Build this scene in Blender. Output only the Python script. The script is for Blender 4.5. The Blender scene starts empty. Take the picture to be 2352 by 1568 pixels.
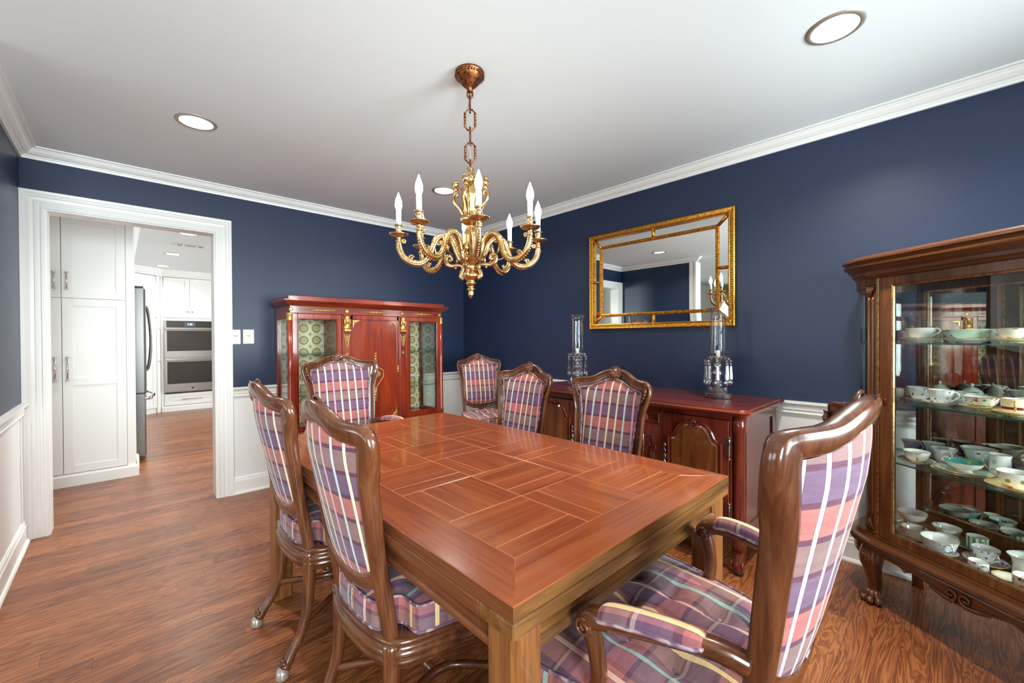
import bpy, math, random
from math import sin, cos, pi, radians, sqrt, atan2, hypot
from mathutils import Vector, Matrix, Quaternion
random.seed(7)
SC = bpy.context.scene
COL = SC.collection
# ---------------------------------------------------------------- camera
F_PX = 959.74
cam_d = bpy.data.cameras.new('camera'); cam = bpy.data.objects.new('camera', cam_d); COL.objects.link(cam)
cam_d.sensor_fit = 'HORIZONTAL'; cam_d.sensor_width = 36.0; cam_d.lens = 36.0 * F_PX / 2352.0
cam_d.clip_start = 0.02; cam_d.clip_end = 60
_yaw, _pit, _rol = radians(43.231), radians(0.468), radians(-0.278)
_f = Vector((sin(_yaw)*cos(_pit), cos(_yaw)*cos(_pit), -sin(_pit)))
_r = Vector((cos(_yaw), -sin(_yaw), 0)); _u = _r.cross(_f)
_r2 = _r*cos(_rol) + _u*sin(_rol); _u2 = -_r*sin(_rol) + _u*cos(_rol)
_m = Matrix((_r2, _u2, -_f)).transposed().to_4x4(); _m.translation = Vector((-2.9484, -3.9672, 1.2421))
cam.matrix_world = _m
SC.camera = cam
# ---------------------------------------------------------------- world, view, light
w = bpy.data.worlds.new('world'); SC.world = w; w.use_nodes = True
w.node_tree.nodes['Background'].inputs[0].default_value = (0.82, 0.91, 1.0, 1)
w.node_tree.nodes['Background'].inputs[1].default_value = 1.2
SC.view_settings.view_transform = 'Standard'; SC.view_settings.look = 'None'
SC.view_settings.gamma = 1.0; SC.view_settings.use_curve_mapping = False
SC.view_settings.exposure = 0.15
cy = SC.cycles
cy.use_denoising = True
cy.max_bounces = 9; cy.diffuse_bounces = 4; cy.glossy_bounces = 4; cy.transmission_bounces = 8; cy.transparent_max_bounces = 16
cy.caustics_reflective = False; cy.caustics_refractive = False
cy.sample_clamp_indirect = 4.0
cy.use_adaptive_sampling = True; cy.adaptive_threshold = 0.02

def area(name, loc, to, sx, sy, power, col=(1, 1, 1), spread=180, shape='RECTANGLE', parent=None):
    d = bpy.data.lights.new(name, 'AREA'); d.shape = shape; d.size = sx; d.size_y = sy; d.energy = power; d.color = col
    d.spread = radians(spread)
    o = bpy.data.objects.new(name, d); COL.objects.link(o); o.location = loc
    o.rotation_euler = (Vector(to) - Vector(loc)).to_track_quat('-Z', 'Y').to_euler()
    if parent: o.parent = parent
    return o
DAY = (0.91, 0.96, 1.0)
# daylight through the windows: two windows in the front wall behind the camera, two in the side room, one added to brighten the kitchen
area('window_daylight', (-1.1, -5.62, 1.45), (-1.1, 0, 1.25), 1.3, 1.5, 215, DAY)
area('window_daylight', (-3.6, -5.62, 1.45), (-3.6, 0, 1.25), 1.3, 1.5, 215, DAY)
area('window_daylight', (-8.05, -1.6, 1.45), (0, -1.9, 1.2), 1.3, 1.5, 70, DAY)
area('window_daylight', (-8.05, -4.0, 1.45), (0, -3.4, 1.2), 1.3, 1.5, 70, DAY)
area('window_daylight', (2.05, 2.9, 1.55), (-3.0, 2.9, 1.2), 1.6, 1.3, 380, DAY)  # unseen source, added for general brightness in the kitchen

# ---------------------------------------------------------------- mesh builder
class MB:
    def __init__(s):
        s.v = []; s.f = []; s.mi = []; s.sm = []; s.uv = {}
    def add(s, vs, fs, mi=0, smooth=False, uvs=None):
        b = len(s.v); s.v.extend([tuple(p) for p in vs])
        for f in fs:
            s.f.append(tuple(i + b for i in f)); s.mi.append(mi); s.sm.append(smooth)
        if uvs:
            for i, q in enumerate(uvs): s.uv[b + i] = q
        return s
    def box(s, x0, x1, y0, y1, z0, z1, c=0.0, mi=0, T=None):
        lo = (min(x0, x1), min(y0, y1), min(z0, z1)); hi = (max(x0, x1), max(y0, y1), max(z0, z1))
        T = T or (lambda p: p)
        c = min(c, .49*min(hi[i]-lo[i] for i in range(3)))
        if c <= 0:
            P = [(x, y, z) for z in (lo[2], hi[2]) for y in (lo[1], hi[1]) for x in (lo[0], hi[0])]
            return s.add([T(p) for p in P], [(0, 2, 3, 1), (4, 5, 7, 6), (0, 1, 5, 4), (2, 6, 7, 3), (0, 4, 6, 2), (1, 3, 7, 5)], mi)
        idx = {}; vs = []
        for a in range(3):
            for k in range(8):
                sg = (k & 1, k >> 1 & 1, k >> 2 & 1)
                p = [(hi[i] - (0 if i == a else c)) if sg[i] else (lo[i] + (0 if i == a else c)) for i in range(3)]
                idx[a, sg] = len(vs); vs.append(T(tuple(p)))
        fs = []
        for a in range(3):
            b, d = [i for i in range(3) if i != a]
            for sa in (0, 1):
                def S(sb, sd):
                    q = [0]*3; q[a] = sa; q[b] = sb; q[d] = sd; return tuple(q)
                fs.append((idx[a, S(0, 0)], idx[a, S(1, 0)], idx[a, S(1, 1)], idx[a, S(0, 1)]))
        for e in range(3):
            a, b = [i for i in range(3) if i != e]
            for sa in (0, 1):
                for sb in (0, 1):
                    def S(se):
                        q = [0]*3; q[a] = sa; q[b] = sb; q[e] = se; return tuple(q)
                    fs.append((idx[a, S(0)], idx[a, S(1)], idx[b, S(1)], idx[b, S(0)]))
        for k in range(8):
            sg = (k & 1, k >> 1 & 1, k >> 2 & 1)
            fs.append((idx[0, sg], idx[1, sg], idx[2, sg]))
        return s.add(vs, fs, mi)
    def lathe(s, prof, c=(0, 0, 0), n=24, mi=0, T=None, mod=None, smooth=True, a0=0, a1=2*pi):
        full = abs(a1 - a0 - 2*pi) < 1e-6; m = n if full else n + 1
        vs = []; fs = []
        for i in range(m):
            a = a0 + (a1 - a0)*i/n
            for j, (r, z) in enumerate(prof):
                rr = r*(mod(a, j) if mod else 1)
                vs.append((c[0] + rr*cos(a), c[1] + rr*sin(a), c[2] + z))
        L = len(prof)
        for i in range(n):
            i2 = (i + 1) % m if full else i + 1
            for j in range(L - 1):
                q = [i*L + j, i2*L + j, i2*L + j + 1, i*L + j + 1]
                if prof[j][0] < 1e-7: q.pop(1)
                elif prof[j + 1][0] < 1e-7: q.pop(2)
                fs.append(tuple(q))
        if T: vs = [T(p) for p in vs]
        return s.add(vs, fs, mi, smooth)
    def grid(s, fn, nu, nv, mi=0, smooth=True, cu=False, cv=False, uv=None):
        U = nu if cu else nu + 1; V = nv if cv else nv + 1
        vs = []; uvs = [] if uv else None
        for i in range(U):
            for j in range(V):
                vs.append(tuple(fn(i/nu, j/nv)))
                if uv: uvs.append(uv(i/nu, j/nv))
        fs = [(i*V + j, ((i + 1) % U)*V + j, ((i + 1) % U)*V + (j + 1) % V, i*V + (j + 1) % V) for i in range(nu) for j in range(nv)]
        return s.add(vs, fs, mi, smooth, uvs)
    def tube(s, pts, r, n=8, mi=0, closed=False, caps=True, smooth=True, flat=1.0, up=None, prof=None):
        P = [Vector(p) for p in pts]; N = len(P)
        R = [r]*N if not isinstance(r, (list, tuple)) else list(r)
        def tan(i):
            a = P[(i - 1) % N] if closed or i > 0 else P[i]; b = P[(i + 1) % N] if closed or i < N - 1 else P[i]
            d = b - a
            return d.normalized() if d.length > 1e-9 else Vector((0, 0, 1))
        t0 = tan(0); ref = Vector(up) if up else (Vector((0, 0, 1)) if abs(t0.z) < .9 else Vector((1, 0, 0)))
        nn = (ref - t0*ref.dot(t0)).normalized(); vs = []; pt = t0
        if prof: n = len(prof)
        for i in range(N):
            t = tan(i)
            if up:
                q = Vector(up); nn = q - t*q.dot(t); nn = nn.normalized() if nn.length > 1e-6 else Vector((1, 0, 0))
            else:
                nn = pt.rotation_difference(t) @ nn; nn = (nn - t*nn.dot(t)).normalized(); pt = t
            b = t.cross(nn)
            for k in range(n):
                if prof: x, y = prof[k]; vs.append(P[i] + (b*x + nn*y)*R[i])
                else:
                    a = 2*pi*k/n; vs.append(P[i] + (nn*cos(a)*flat + b*sin(a))*R[i])
        fs = []
        for i in range(N if closed else N - 1):
            i2 = (i + 1) % N
            for k in range(n): fs.append((i*n + k, i*n + (k + 1) % n, i2*n + (k + 1) % n, i2*n + k))
        if caps and not closed:
            fs.append(tuple(range(n))[::-1]); fs.append(tuple((N - 1)*n + k for k in range(n)))
        return s.add(vs, fs, mi, smooth)
    def prism(s, out, d0, d1, T=None, mi=0, smooth=False):
        T = T or (lambda p: p); n = len(out)
        vs = [T((x, y, d0)) for x, y in out] + [T((x, y, d1)) for x, y in out]
        fs = [tuple(range(n))[::-1], tuple(range(n, 2*n))]
        s.add(vs, fs, mi, False)
        b = len(s.v) - 2*n
        for i in range(n):
            s.f.append((b + i, b + (i + 1) % n, b + n + (i + 1) % n, b + n + i)); s.mi.append(mi); s.sm.append(smooth)
        return s
    def mold(s, path, prof, closed=False, T=None, mi=0, side=1, smooth=False, caps=True):
        """profile (out, h) swept with mitres along a flat path (x, y); T maps (x, y, h)."""
        T = T or (lambda p: p); N = len(path); L = len(prof); P = [Vector(p).to_2d() if len(p) > 2 else Vector(p) for p in path]
        vs = []
        for i in range(N):
            d0 = (P[i] - P[i - 1]).normalized() if closed or i > 0 else None
            d1 = (P[(i + 1) % N] - P[i]).normalized() if closed or i < N - 1 else None
            if d0 is None: d0 = d1
            if d1 is None: d1 = d0
            n0 = Vector((-d0.y, d0.x)); n1 = Vector((-d1.y, d1.x)); m = n0 + n1
            m = m/max(m.dot(n0), .2) if m.length > 1e-6 else n0
            for o, h in prof:
                q = P[i] + m*(o*side); vs.append(T((q.x, q.y, h)))
        fs = []
        for i in range(N if closed else N - 1):
            i2 = (i + 1) % N
            for j in range(L - 1): fs.append((i*L + j, i2*L + j, i2*L + j + 1, i*L + j + 1))
            fs.append((i*L + L - 1, i2*L + L - 1, i2*L, i*L))
        if caps and not closed:
            fs.append(tuple(range(L))); fs.append(tuple((N - 1)*L + j for j in range(L))[::-1])
        return s.add(vs, fs, mi, smooth)
    def ball(s, c, r, n=12, mi=0, sc=(1, 1, 1), T=None):
        m = max(5, n//2); prof = [(sin(pi*j/m), -cos(pi*j/m)) for j in range(m + 1)]; prof[0] = (0, -1); prof[-1] = (0, 1)
        F = lambda p: (c[0] + p[0]*r*sc[0], c[1] + p[1]*r*sc[1], c[2] + p[2]*r*sc[2])
        return s.lathe(prof, n=n, mi=mi, T=(lambda p: T(F(p))) if T else F)
    def build(s, name, mats, parent=None, weld=False):
        me = bpy.data.meshes.new(name); me.from_pydata(s.v, [], s.f)
        for m in (mats if isinstance(mats, (list, tuple)) else [mats]): me.materials.append(m)
        me.polygons.foreach_set('material_index', s.mi); me.polygons.foreach_set('use_smooth', s.sm)
        if s.uv:
            L = me.uv_layers.new(name='UVMap')
            for lp in me.loops: L.data[lp.index].uv = s.uv.get(lp.vertex_index, (0, 0))
        me.validate(); me.update()
        import bmesh
        bm = bmesh.new(); bm.from_mesh(me)
        if weld: bmesh.ops.remove_doubles(bm, verts=bm.verts, dist=1e-5)
        bmesh.ops.recalc_face_normals(bm, faces=bm.faces); bm.to_mesh(me); bm.free()
        o = bpy.data.objects.new(name, me); COL.objects.link(o)
        if parent: o.parent = parent
        return o

def tag(o, label=None, cat=None, group=None, kind=None):
    if label: o['label'] = label
    if cat: o['category'] = cat
    if group: o['group'] = group
    if kind: o['kind'] = kind
    return o
def thing(name, label, cat, loc=(0, 0, 0), rz=0, group=None):
    o = bpy.data.objects.new(name, None); COL.objects.link(o); o.location = loc; o.rotation_euler = (0, 0, rz); o.empty_display_size = .1
    return tag(o, label, cat, group)
def struct(o): o['kind'] = 'structure'; return o
def dup(o, parent=None):
    c = o.copy(); COL.objects.link(c)
    if parent: c.parent = parent
    for ch in o.children: dup(ch, c)
    return c
def cr(pts, n=6, closed=False):
    """Catmull-Rom through points of any dimension"""
    N = len(pts); out = []; D = len(pts[0])
    for i in range(N if closed else N - 1):
        g = lambda k: pts[k % N] if closed else pts[min(max(k, 0), N - 1)]
        p0, p1, p2, p3 = g(i - 1), g(i), g(i + 1), g(i + 2)
        for j in range(n):
            t = j/n
            out.append(tuple(.5*(2*p1[d] + (p2[d] - p0[d])*t + (2*p0[d] - 5*p1[d] + 4*p2[d] - p3[d])*t*t + (3*p1[d] - p0[d] - 3*p2[d] + p3[d])*t**3) for d in range(D)))
    if not closed: out.append(tuple(pts[-1]))
    return out
def spiral(cx, cy, r0, r1, a0, turns, n=24):
    return [(cx + (r0 + (r1 - r0)*i/n)*cos(a0 + 2*pi*turns*i/n), cy + (r0 + (r1 - r0)*i/n)*sin(a0 + 2*pi*turns*i/n)) for i in range(n + 1)]
# ---------------------------------------------------------------- materials
def s2l(c):
    return tuple(((x/255)/12.92 if x/255 <= .04045 else ((x/255 + .055)/1.055)**2.4) for x in c) + (1,)
class NT:
    def __init__(s, name):
        s.m = bpy.data.materials.new(name); s.m.use_nodes = True; s.t = s.m.node_tree; s.b = s.t.nodes['Principled BSDF']
    def n(s, typ, **k):
        o = s.t.nodes.new(typ)
        for a, v in k.items(): setattr(o, a, v)
        return o
    def l(s, a, b): s.t.links.new(a, b)
    def val(s, sock, v):
        if hasattr(v, 'is_output') or isinstance(v, bpy.types.NodeSocket): s.l(v, sock)
        else: sock.default_value = v
    def math(s, op, a, b=0.0, c=0.0):
        o = s.n('ShaderNodeMath', operation=op); s.val(o.inputs[0], a); s.val(o.inputs[1], b); s.val(o.inputs[2], c); return o.outputs[0]
    def mix(s, f, a, b, blend='MIX'):
        o = s.n('ShaderNodeMix', data_type='RGBA', blend_type=blend); s.val(o.inputs[0], f); s.val(o.inputs[6], a); s.val(o.inputs[7], b); return o.outputs[2]
    def ramp(s, f, stops, interp='LINEAR'):
        o = s.n('ShaderNodeValToRGB'); s.val(o.inputs[0], f); r = o.color_ramp; r.interpolation = interp
        while len(r.elements) < len(stops): r.elements.new(.5)
        for e, (p, c) in zip(r.elements, stops): e.position = p; e.color = c
        return o.outputs[0]
    def coord(s, what='Object', scale=(1, 1, 1), loc=(0, 0, 0), rot=(0, 0, 0)):
        tc = s.n('ShaderNodeTexCoord'); mp = s.n('ShaderNodeMapping'); mp.inputs['Scale'].default_value = scale; mp.inputs['Location'].default_value = loc
        mp.inputs['Rotation'].default_value = rot
        s.l(tc.outputs[what], mp.inputs[0]); return mp.outputs[0]
    def noise(s, vec, scale=5, detail=3, rough=.5, dist=0.0):
        o = s.n('ShaderNodeTexNoise'); o.inputs['Scale'].default_value = scale; o.inputs['Detail'].default_value = detail
        o.inputs['Roughness'].default_value = rough; o.inputs['Distortion'].default_value = dist; s.l(vec, o.inputs['Vector']); return o.outputs[0]
    def bump(s, h, strength=.2, dist=.01):
        o = s.n('ShaderNodeBump'); o.inputs['Strength'].default_value = strength; o.inputs['Distance'].default_value = dist; s.l(h, o.inputs['Height'])
        s.l(o.outputs[0], s.b.inputs['Normal']); return o.outputs[0]
    def set(s, **k):
        for a, v in k.items(): s.val(s.b.inputs[a.replace('_', ' ')], v)
        return s
def plain(name, rgb, rough=.5, metal=0, spec=.5, coat=0, bump=0, bscale=200):
    t = NT(name); t.set(Base_Color=s2l(rgb), Roughness=rough, Metallic=metal, Specular_IOR_Level=spec, Coat_Weight=coat, Coat_Roughness=.08)
    if bump: t.bump(t.noise(t.coord(), bscale, 2), bump, .002)
    return t.m
def emit(name, col, strength):
    t = NT(name); t.set(Base_Color=(0, 0, 0, 1), Emission_Color=col, Emission_Strength=strength); return t.m
def wood(name, dark, mid, light, axis='x', s=1.0, rough=.3, coat=.35, ring=.5, pores=.25, speck=False):
    t = NT(name); k = {'x': 0, 'y': 1, 'z': 2}[axis]
    sc = [16*s]*3; sc[k] = 1.6*s; v = t.coord('Object', sc, (3.1, 1.7, .3))
    fig = t.noise(v, 1.0, 4, .55, 1.6)
    sc2 = [150*s]*3; sc2[k] = 5*s; v2 = t.coord('Object', sc2)
    por = t.noise(v2, 1.0, 3, .6)
    f = t.math('ADD', t.math('MULTIPLY', fig, 1 - pores), t.math('MULTIPLY', por, pores))
    bands = t.math('SINE', t.math('MULTIPLY', fig, 42.0)); f = t.math('ADD', f, t.math('MULTIPLY', bands, .045*ring))
    c = t.ramp(f, [(.3, s2l(dark)), (.5, s2l(mid)), (.7, s2l(light))])
    if speck:
        sp = t.noise(t.coord(), 160, 1); c = t.mix(t.ramp(sp, [(.215, (.8, .8, .8, 1)), (.25, (0, 0, 0, 1))]), c, s2l((40, 20, 10)))
    t.set(Base_Color=c, Roughness=rough, Coat_Weight=coat, Coat_Roughness=.07, Specular_IOR_Level=.45)
    t.bump(por, .06, .002); return t.m
def metal(name, rgb, rough=.2, noise=0.0, dark=None):
    t = NT(name); c = s2l(rgb)
    if dark:
        c = t.ramp(t.noise(t.coord(), noise or 60, 3), [(.35, s2l(dark)), (.6, s2l(rgb))])
    t.set(Base_Color=c, Roughness=rough, Metallic=1.0); return t.m
def glass_thin(name, tint=(.93, .97, .96, 1), gl=1.0):
    t = NT(name); o = t.t.nodes['Material Output']
    tr = t.n('ShaderNodeBsdfTransparent'); tr.inputs[0].default_value = tint
    g = t.n('ShaderNodeBsdfGlossy'); g.inputs['Roughness'].default_value = .01; g.inputs[0].default_value = (1, 1, 1, 1)
    fr = t.n('ShaderNodeFresnel'); fr.inputs[0].default_value = 1.5
    mx = t.n('ShaderNodeMixShader'); t.l(t.math('MULTIPLY', fr.outputs[0], gl), mx.inputs[0]); t.l(tr.outputs[0], mx.inputs[1]); t.l(g.outputs[0], mx.inputs[2])
    t.l(mx.outputs[0], o.inputs['Surface']); return t.m

M = {}
M['ceil'] = plain('ceiling_paint', (221, 226, 228), .9, bump=.05, bscale=120)
def wallpaint():
    t = NT('navy_paint'); t.set(Base_Color=s2l((26, 40, 68)), Roughness=.42, Specular_IOR_Level=.45)
    t.bump(t.noise(t.coord(), 160, 3), .10, .004); return t.m
M['navy'] = wallpaint()
M['trim'] = plain('white_trim', (232, 231, 228), .32, spec=.45)
M['wains'] = plain('white_wainscot', (228, 227, 225), .45)
M['cabw'] = plain('white_cabinet_paint', (234, 233, 230), .35)
M['cabgap'] = plain('cabinet_gap', (70, 68, 64), .8)
M['kwall'] = plain('kitchen_paint', (225, 224, 220), .8)
M['lwall'] = plain('living_paint', (196, 192, 182), .8)
def floor_mat():
    t = NT('oak_floor'); v = t.coord('Object', (1, 1, 1))
    br = t.n('ShaderNodeTexBrick', offset=0.0, offset_frequency=2, squash=1.0)
    br.inputs['Scale'].default_value = 1.0; br.inputs['Brick Width'].default_value = 1.1; br.inputs['Row Height'].default_value = .083
    br.inputs['Mortar Size'].default_value = .0009; br.inputs['Mortar Smooth'].default_value = .1; br.inputs['Bias'].default_value = 0
    br.inputs['Color1'].default_value = (0, 0, 0, 1); br.inputs['Color2'].default_value = (1, 1, 1, 1); br.inputs['Mortar'].default_value = (.5, .5, .5, 1)
    sx = t.n('ShaderNodeSeparateXYZ'); t.l(v, sx.inputs[0])
    row = t.math('FLOOR', t.math('DIVIDE', sx.outputs[1], .083))
    wn = t.n('ShaderNodeTexWhiteNoise', noise_dimensions='1D'); t.l(row, wn.inputs['W'])
    c0 = t.n('ShaderNodeCombineXYZ'); t.l(t.math('ADD', sx.outputs[0], t.math('MULTIPLY', wn.outputs['Value'], 9.0)), c0.inputs[0]); t.l(sx.outputs[1], c0.inputs[1]); t.l(c0.outputs[0], br.inputs['Vector'])
    cb = t.n('ShaderNodeCombineXYZ'); t.l(t.math('ADD', t.math('MULTIPLY', sx.outputs[0], 1.6), t.math('MULTIPLY', row, 7.31)), cb.inputs[0])
    t.l(t.math('MULTIPLY', sx.outputs[1], 15), cb.inputs[1]); t.l(t.math('MULTIPLY', br.outputs['Color'], 9.0), cb.inputs[2])
    fig = t.noise(cb.outputs[0], 1.0, 3, .5, 1.2)
    rings = t.math('SINE', t.math('MULTIPLY', fig, 60.0))
    cb2 = t.n('ShaderNodeCombineXYZ'); t.l(t.math('MULTIPLY', sx.outputs[0], 9), cb2.inputs[0]); t.l(t.math('MULTIPLY', sx.outputs[1], 260), cb2.inputs[1])
    por = t.noise(cb2.outputs[0], 1.0, 2, .6)
    f = t.math('ADD', t.math('MULTIPLY', rings, .16), t.math('ADD', t.math('MULTIPLY', por, .42), t.math('MULTIPLY', br.outputs['Color'], .26)))
    c = t.ramp(f, [(.04, s2l((84, 44, 24))), (.32, s2l((128, 71, 39))), (.6, s2l((162, 100, 57)))])
    c = t.mix(t.math('MULTIPLY', br.outputs['Fac'], .75), c, s2l((52, 24, 16)))
    t.set(Base_Color=c, Roughness=t.math('ADD', .26, t.math('MULTIPLY', por, .2)), Specular_IOR_Level=.45, Coat_Weight=.12, Coat_Roughness=.25)
    t.bump(t.math('SUBTRACT', por, t.math('MULTIPLY', br.outputs['Fac'], 2.0)), .06, .002); return t.m
M['floor'] = floor_mat()
for ax in 'xyz':
    M['oak' + ax] = wood('table_oak_' + ax, (120, 55, 24), (149, 74, 35), (168, 93, 49), ax, .6, .2, .5, .2, .4)
    M['mah' + ax] = wood('red_mahogany_' + ax, (92, 26, 12), (128, 42, 20), (150, 58, 28), ax, .9, .24, .5, .35, .2)
    M['cher' + ax] = wood('dark_cherry_' + ax, (66, 21, 12), (104, 37, 21), (134, 56, 30), ax, .8, .24, .5, .4, .2)
    M['wal' + ax] = wood('chair_walnut_' + ax, (58, 29, 16), (92, 50, 28), (118, 71, 42), ax, 1.1, .25, .5, .3, .25, speck=True)
    M['ant' + ax] = wood('antique_oak_' + ax, (58, 31, 15), (92, 53, 26), (124, 80, 44), ax, 1.0, .28, .45, .4, .3)
M['joint'] = plain('worn_joint', (190, 124, 82), .8, spec=.1)
M['oakside'] = wood('table_edge_oak', (66, 40, 18), (106, 68, 32), (134, 92, 48), 'x', 1.0, .34, .3, .5, .35)  # darker than the top: shade on the table's sides put into the colour
M['oaksidey'] = wood('table_edge_oak_y', (66, 34, 18), (104, 56, 29), (130, 76, 42), 'y', 1.0, .34, .3, .5, .35)  # redder dark copy for the long sides, their shade painted in too
M['oakleg'] = wood('table_leg_oak', (82, 45, 20), (120, 72, 35), (146, 95, 49), 'z', 1.0, .36, .3, .5, .35)
M['burl'] = wood('burl_cherry', (70, 34, 16), (112, 60, 28), (140, 82, 42), 'z', .4, .2, .6, .9, .12)
M['carve'] = plain('carved_cherry', (84, 34, 20), .3, coat=.4)
M['brass'] = metal('polished_brass', (216, 182, 120), .22, 40, (190, 148, 88))
M['brassd'] = metal('aged_brass', (204, 172, 126), .28, 55, (164, 126, 86))
M['gilt'] = plain('gilt_mount', (206, 168, 96), .38, metal=.72)
M['giltf'] = metal('gilt_frame', (206, 150, 62), .33, 70, (160, 104, 36))
M['bronze'] = metal('antique_bronze', (150, 92, 58), .38, 70, (84, 48, 30))
M['chrome'] = metal('chrome', (225, 225, 228), .08)
M['pewter'] = metal('pewter_hardware', (170, 168, 160), .3, 60, (110, 106, 98))
M['steel'] = metal('stainless', (176, 172, 168), .26)
M['fsteel'] = metal('refrigerator_steel', (122, 120, 118), .3)
M['steeld'] = metal('stainless_dark', (120, 116, 112), .3)
M['nickel'] = plain('nickel_ring', (168, 158, 146), .3, metal=.45)
M['blackglass'] = plain('oven_glass', (40, 33, 30), .06, spec=.6, coat=.6)
M['black'] = plain('black_plastic', (26, 24, 24), .4)
M['mirror'] = metal('mirror_glass', (232, 236, 234), .004)
M['mirrord'] = metal('old_mirror_glass', (196, 196, 186), .012)
M['pane'] = glass_thin('window_pane')
M['cabglass'] = glass_thin('cabinet_glass', (.96, .985, .975, 1), .5)
M['shade'] = glass_thin('shade_glass', (.97, .985, .985, 1), .55)
M['shelfglass'] = glass_thin('shelf_glass', (.90, .96, .94, 1), .6)
M['shelfedge'] = plain('shelf_edge', (36, 84, 74), .1, spec=.7)
def crystal():
    t = NT('crystal'); o = t.t.nodes['Material Output']
    tr = t.n('ShaderNodeBsdfTransparent'); tr.inputs[0].default_value = (.93, .97, .99, 1)
    g = t.n('ShaderNodeBsdfGlossy'); g.inputs['Roughness'].default_value = .04; g.inputs[0].default_value = (.97, .99, 1, 1)
    rf = t.n('ShaderNodeBsdfRefraction'); rf.inputs['IOR'].default_value = 1.3; rf.inputs[0].default_value = (.97, .99, 1, 1)
    fr = t.n('ShaderNodeFresnel'); fr.inputs[0].default_value = 1.7
    m1 = t.n('ShaderNodeMixShader'); m1.inputs[0].default_value = .45; t.l(tr.outputs[0], m1.inputs[1]); t.l(rf.outputs[0], m1.inputs[2])
    mx = t.n('ShaderNodeMixShader'); t.l(t.math('MINIMUM', t.math('ADD', t.math('MULTIPLY', fr.outputs[0], 1.2), .22), 1.0), mx.inputs[0]); t.l(m1.outputs[0], mx.inputs[1]); t.l(g.outputs[0], mx.inputs[2])
    t.l(mx.outputs[0], o.inputs['Surface']); return t.m
M['crystal'] = crystal()
M['candle'] = plain('candle_wax', (240, 230, 208), .45)
M['sleeve'] = plain('candle_sleeve', (246, 243, 236), .4)
M['bulb'] = emit('bulb_glow', (1, .93, .80, 1), 46)
M['lens'] = emit('downlight_lens', (1, .96, .9, 1), 14)
M['baffle'] = plain('white_baffle', (240, 238, 232), .5)
M['plate_w'] = plain('white_switch', (236, 234, 228), .4)
M['plate_i'] = plain('ivory_switch', (236, 228, 198), .4)
M['hoof'] = plain('silver_glide', (176, 164, 152), .25, metal=.5)
def plaid(name, check=False, sheen=.2):
    t = NT(name); tc = t.n('ShaderNodeTexCoord'); sp = t.n('ShaderNodeSeparateXYZ'); t.l(tc.outputs['UV'], sp.inputs[0])
    u, v = sp.outputs[0], sp.outputs[1]
    # broad bands with a thin dark line between them
    def bands(c_, off, per):
        q = t.math('DIVIDE', t.math('ADD', c_, off), per)
        k = t.ramp(t.math('FRACT', t.math('DIVIDE', q, 3.0)), [(0, s2l((172, 102, 96))), (.3333, s2l((112, 86, 110))), (.6667, s2l((136, 106, 104)))], 'CONSTANT')
        return t.mix(t.math('LESS_THAN', t.math('FRACT', q), .17), k, s2l((96, 58, 76)))
    wv = t.noise(t.coord('UV', (30, 600, 1)), 1, 2); wh = t.noise(t.coord('UV', (600, 30, 1)), 1, 2)
    c = bands(v, .035, .066)
    if check: c = t.mix(.5, c, bands(u, .31, .082)); S = .082; wd = .075
    else: S = .048; wd = .105
    # narrow stripes
    st = t.math('ABSOLUTE', t.math('SUBTRACT', t.math('FRACT', t.math('ADD', t.math('DIVIDE', u, S), 10.5)), .5))
    s4 = t.math('FRACT', t.math('DIVIDE', t.math('SUBTRACT', 43.5, t.math('DIVIDE', u, S)), 4.0))
    cr_, bl, pk = ((228, 198, 140), (150, 176, 168), (226, 176, 160)) if check else ((236, 222, 193), (204, 212, 214), (224, 170, 184))
    sc = t.ramp(s4, [(0, s2l(cr_)), (.25, s2l(bl)), (.5, s2l(pk)), (.75, s2l(cr_))], 'CONSTANT')
    c = t.mix(t.math('MULTIPLY', t.math('LESS_THAN', st, wd + .035), .45), c, s2l((96, 96, 100) if check else (90, 66, 84)))
    c = t.mix(t.math('MULTIPLY', t.math('LESS_THAN', st, wd), .9), c, sc)
    if check:
        s2 = t.math('ABSOLUTE', t.math('SUBTRACT', t.math('FRACT', t.math('DIVIDE', v, .198)), .5)); c = t.mix(t.math('MULTIPLY', t.math('LESS_THAN', s2, .02), .35), c, s2l((200, 190, 170)))
    moire = t.noise(t.coord('UV', (10, 42, 1)), 1, 3, .6, 1.5)
    c = t.mix(.16, c, t.ramp(moire, [(.4, s2l((90, 70, 96))), (.6, s2l((236, 220, 224)))]), 'SOFT_LIGHT')
    t.set(Base_Color=c, Roughness=.75, Sheen_Weight=sheen, Sheen_Roughness=.4, Specular_IOR_Level=.25)
    t.bump(t.math('ADD', wv, wh), .12, .001); return t.m
M['plaid'] = plaid('plaid_moire'); M['check'] = plaid('plaid_check', True)
def piping_mat():
    t = NT('plaid_cord'); v = t.coord('Object', (1, 1, 1)); f = t.noise(v, 26, 1)
    c = t.ramp(f, [(.38, s2l((104, 72, 92))), (.47, s2l((140, 96, 108))), (.54, s2l((176, 156, 156))), (.6, s2l((104, 78, 96)))]); t.set(Base_Color=c, Roughness=.6); return t.m
M['cord'] = piping_mat()
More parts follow.
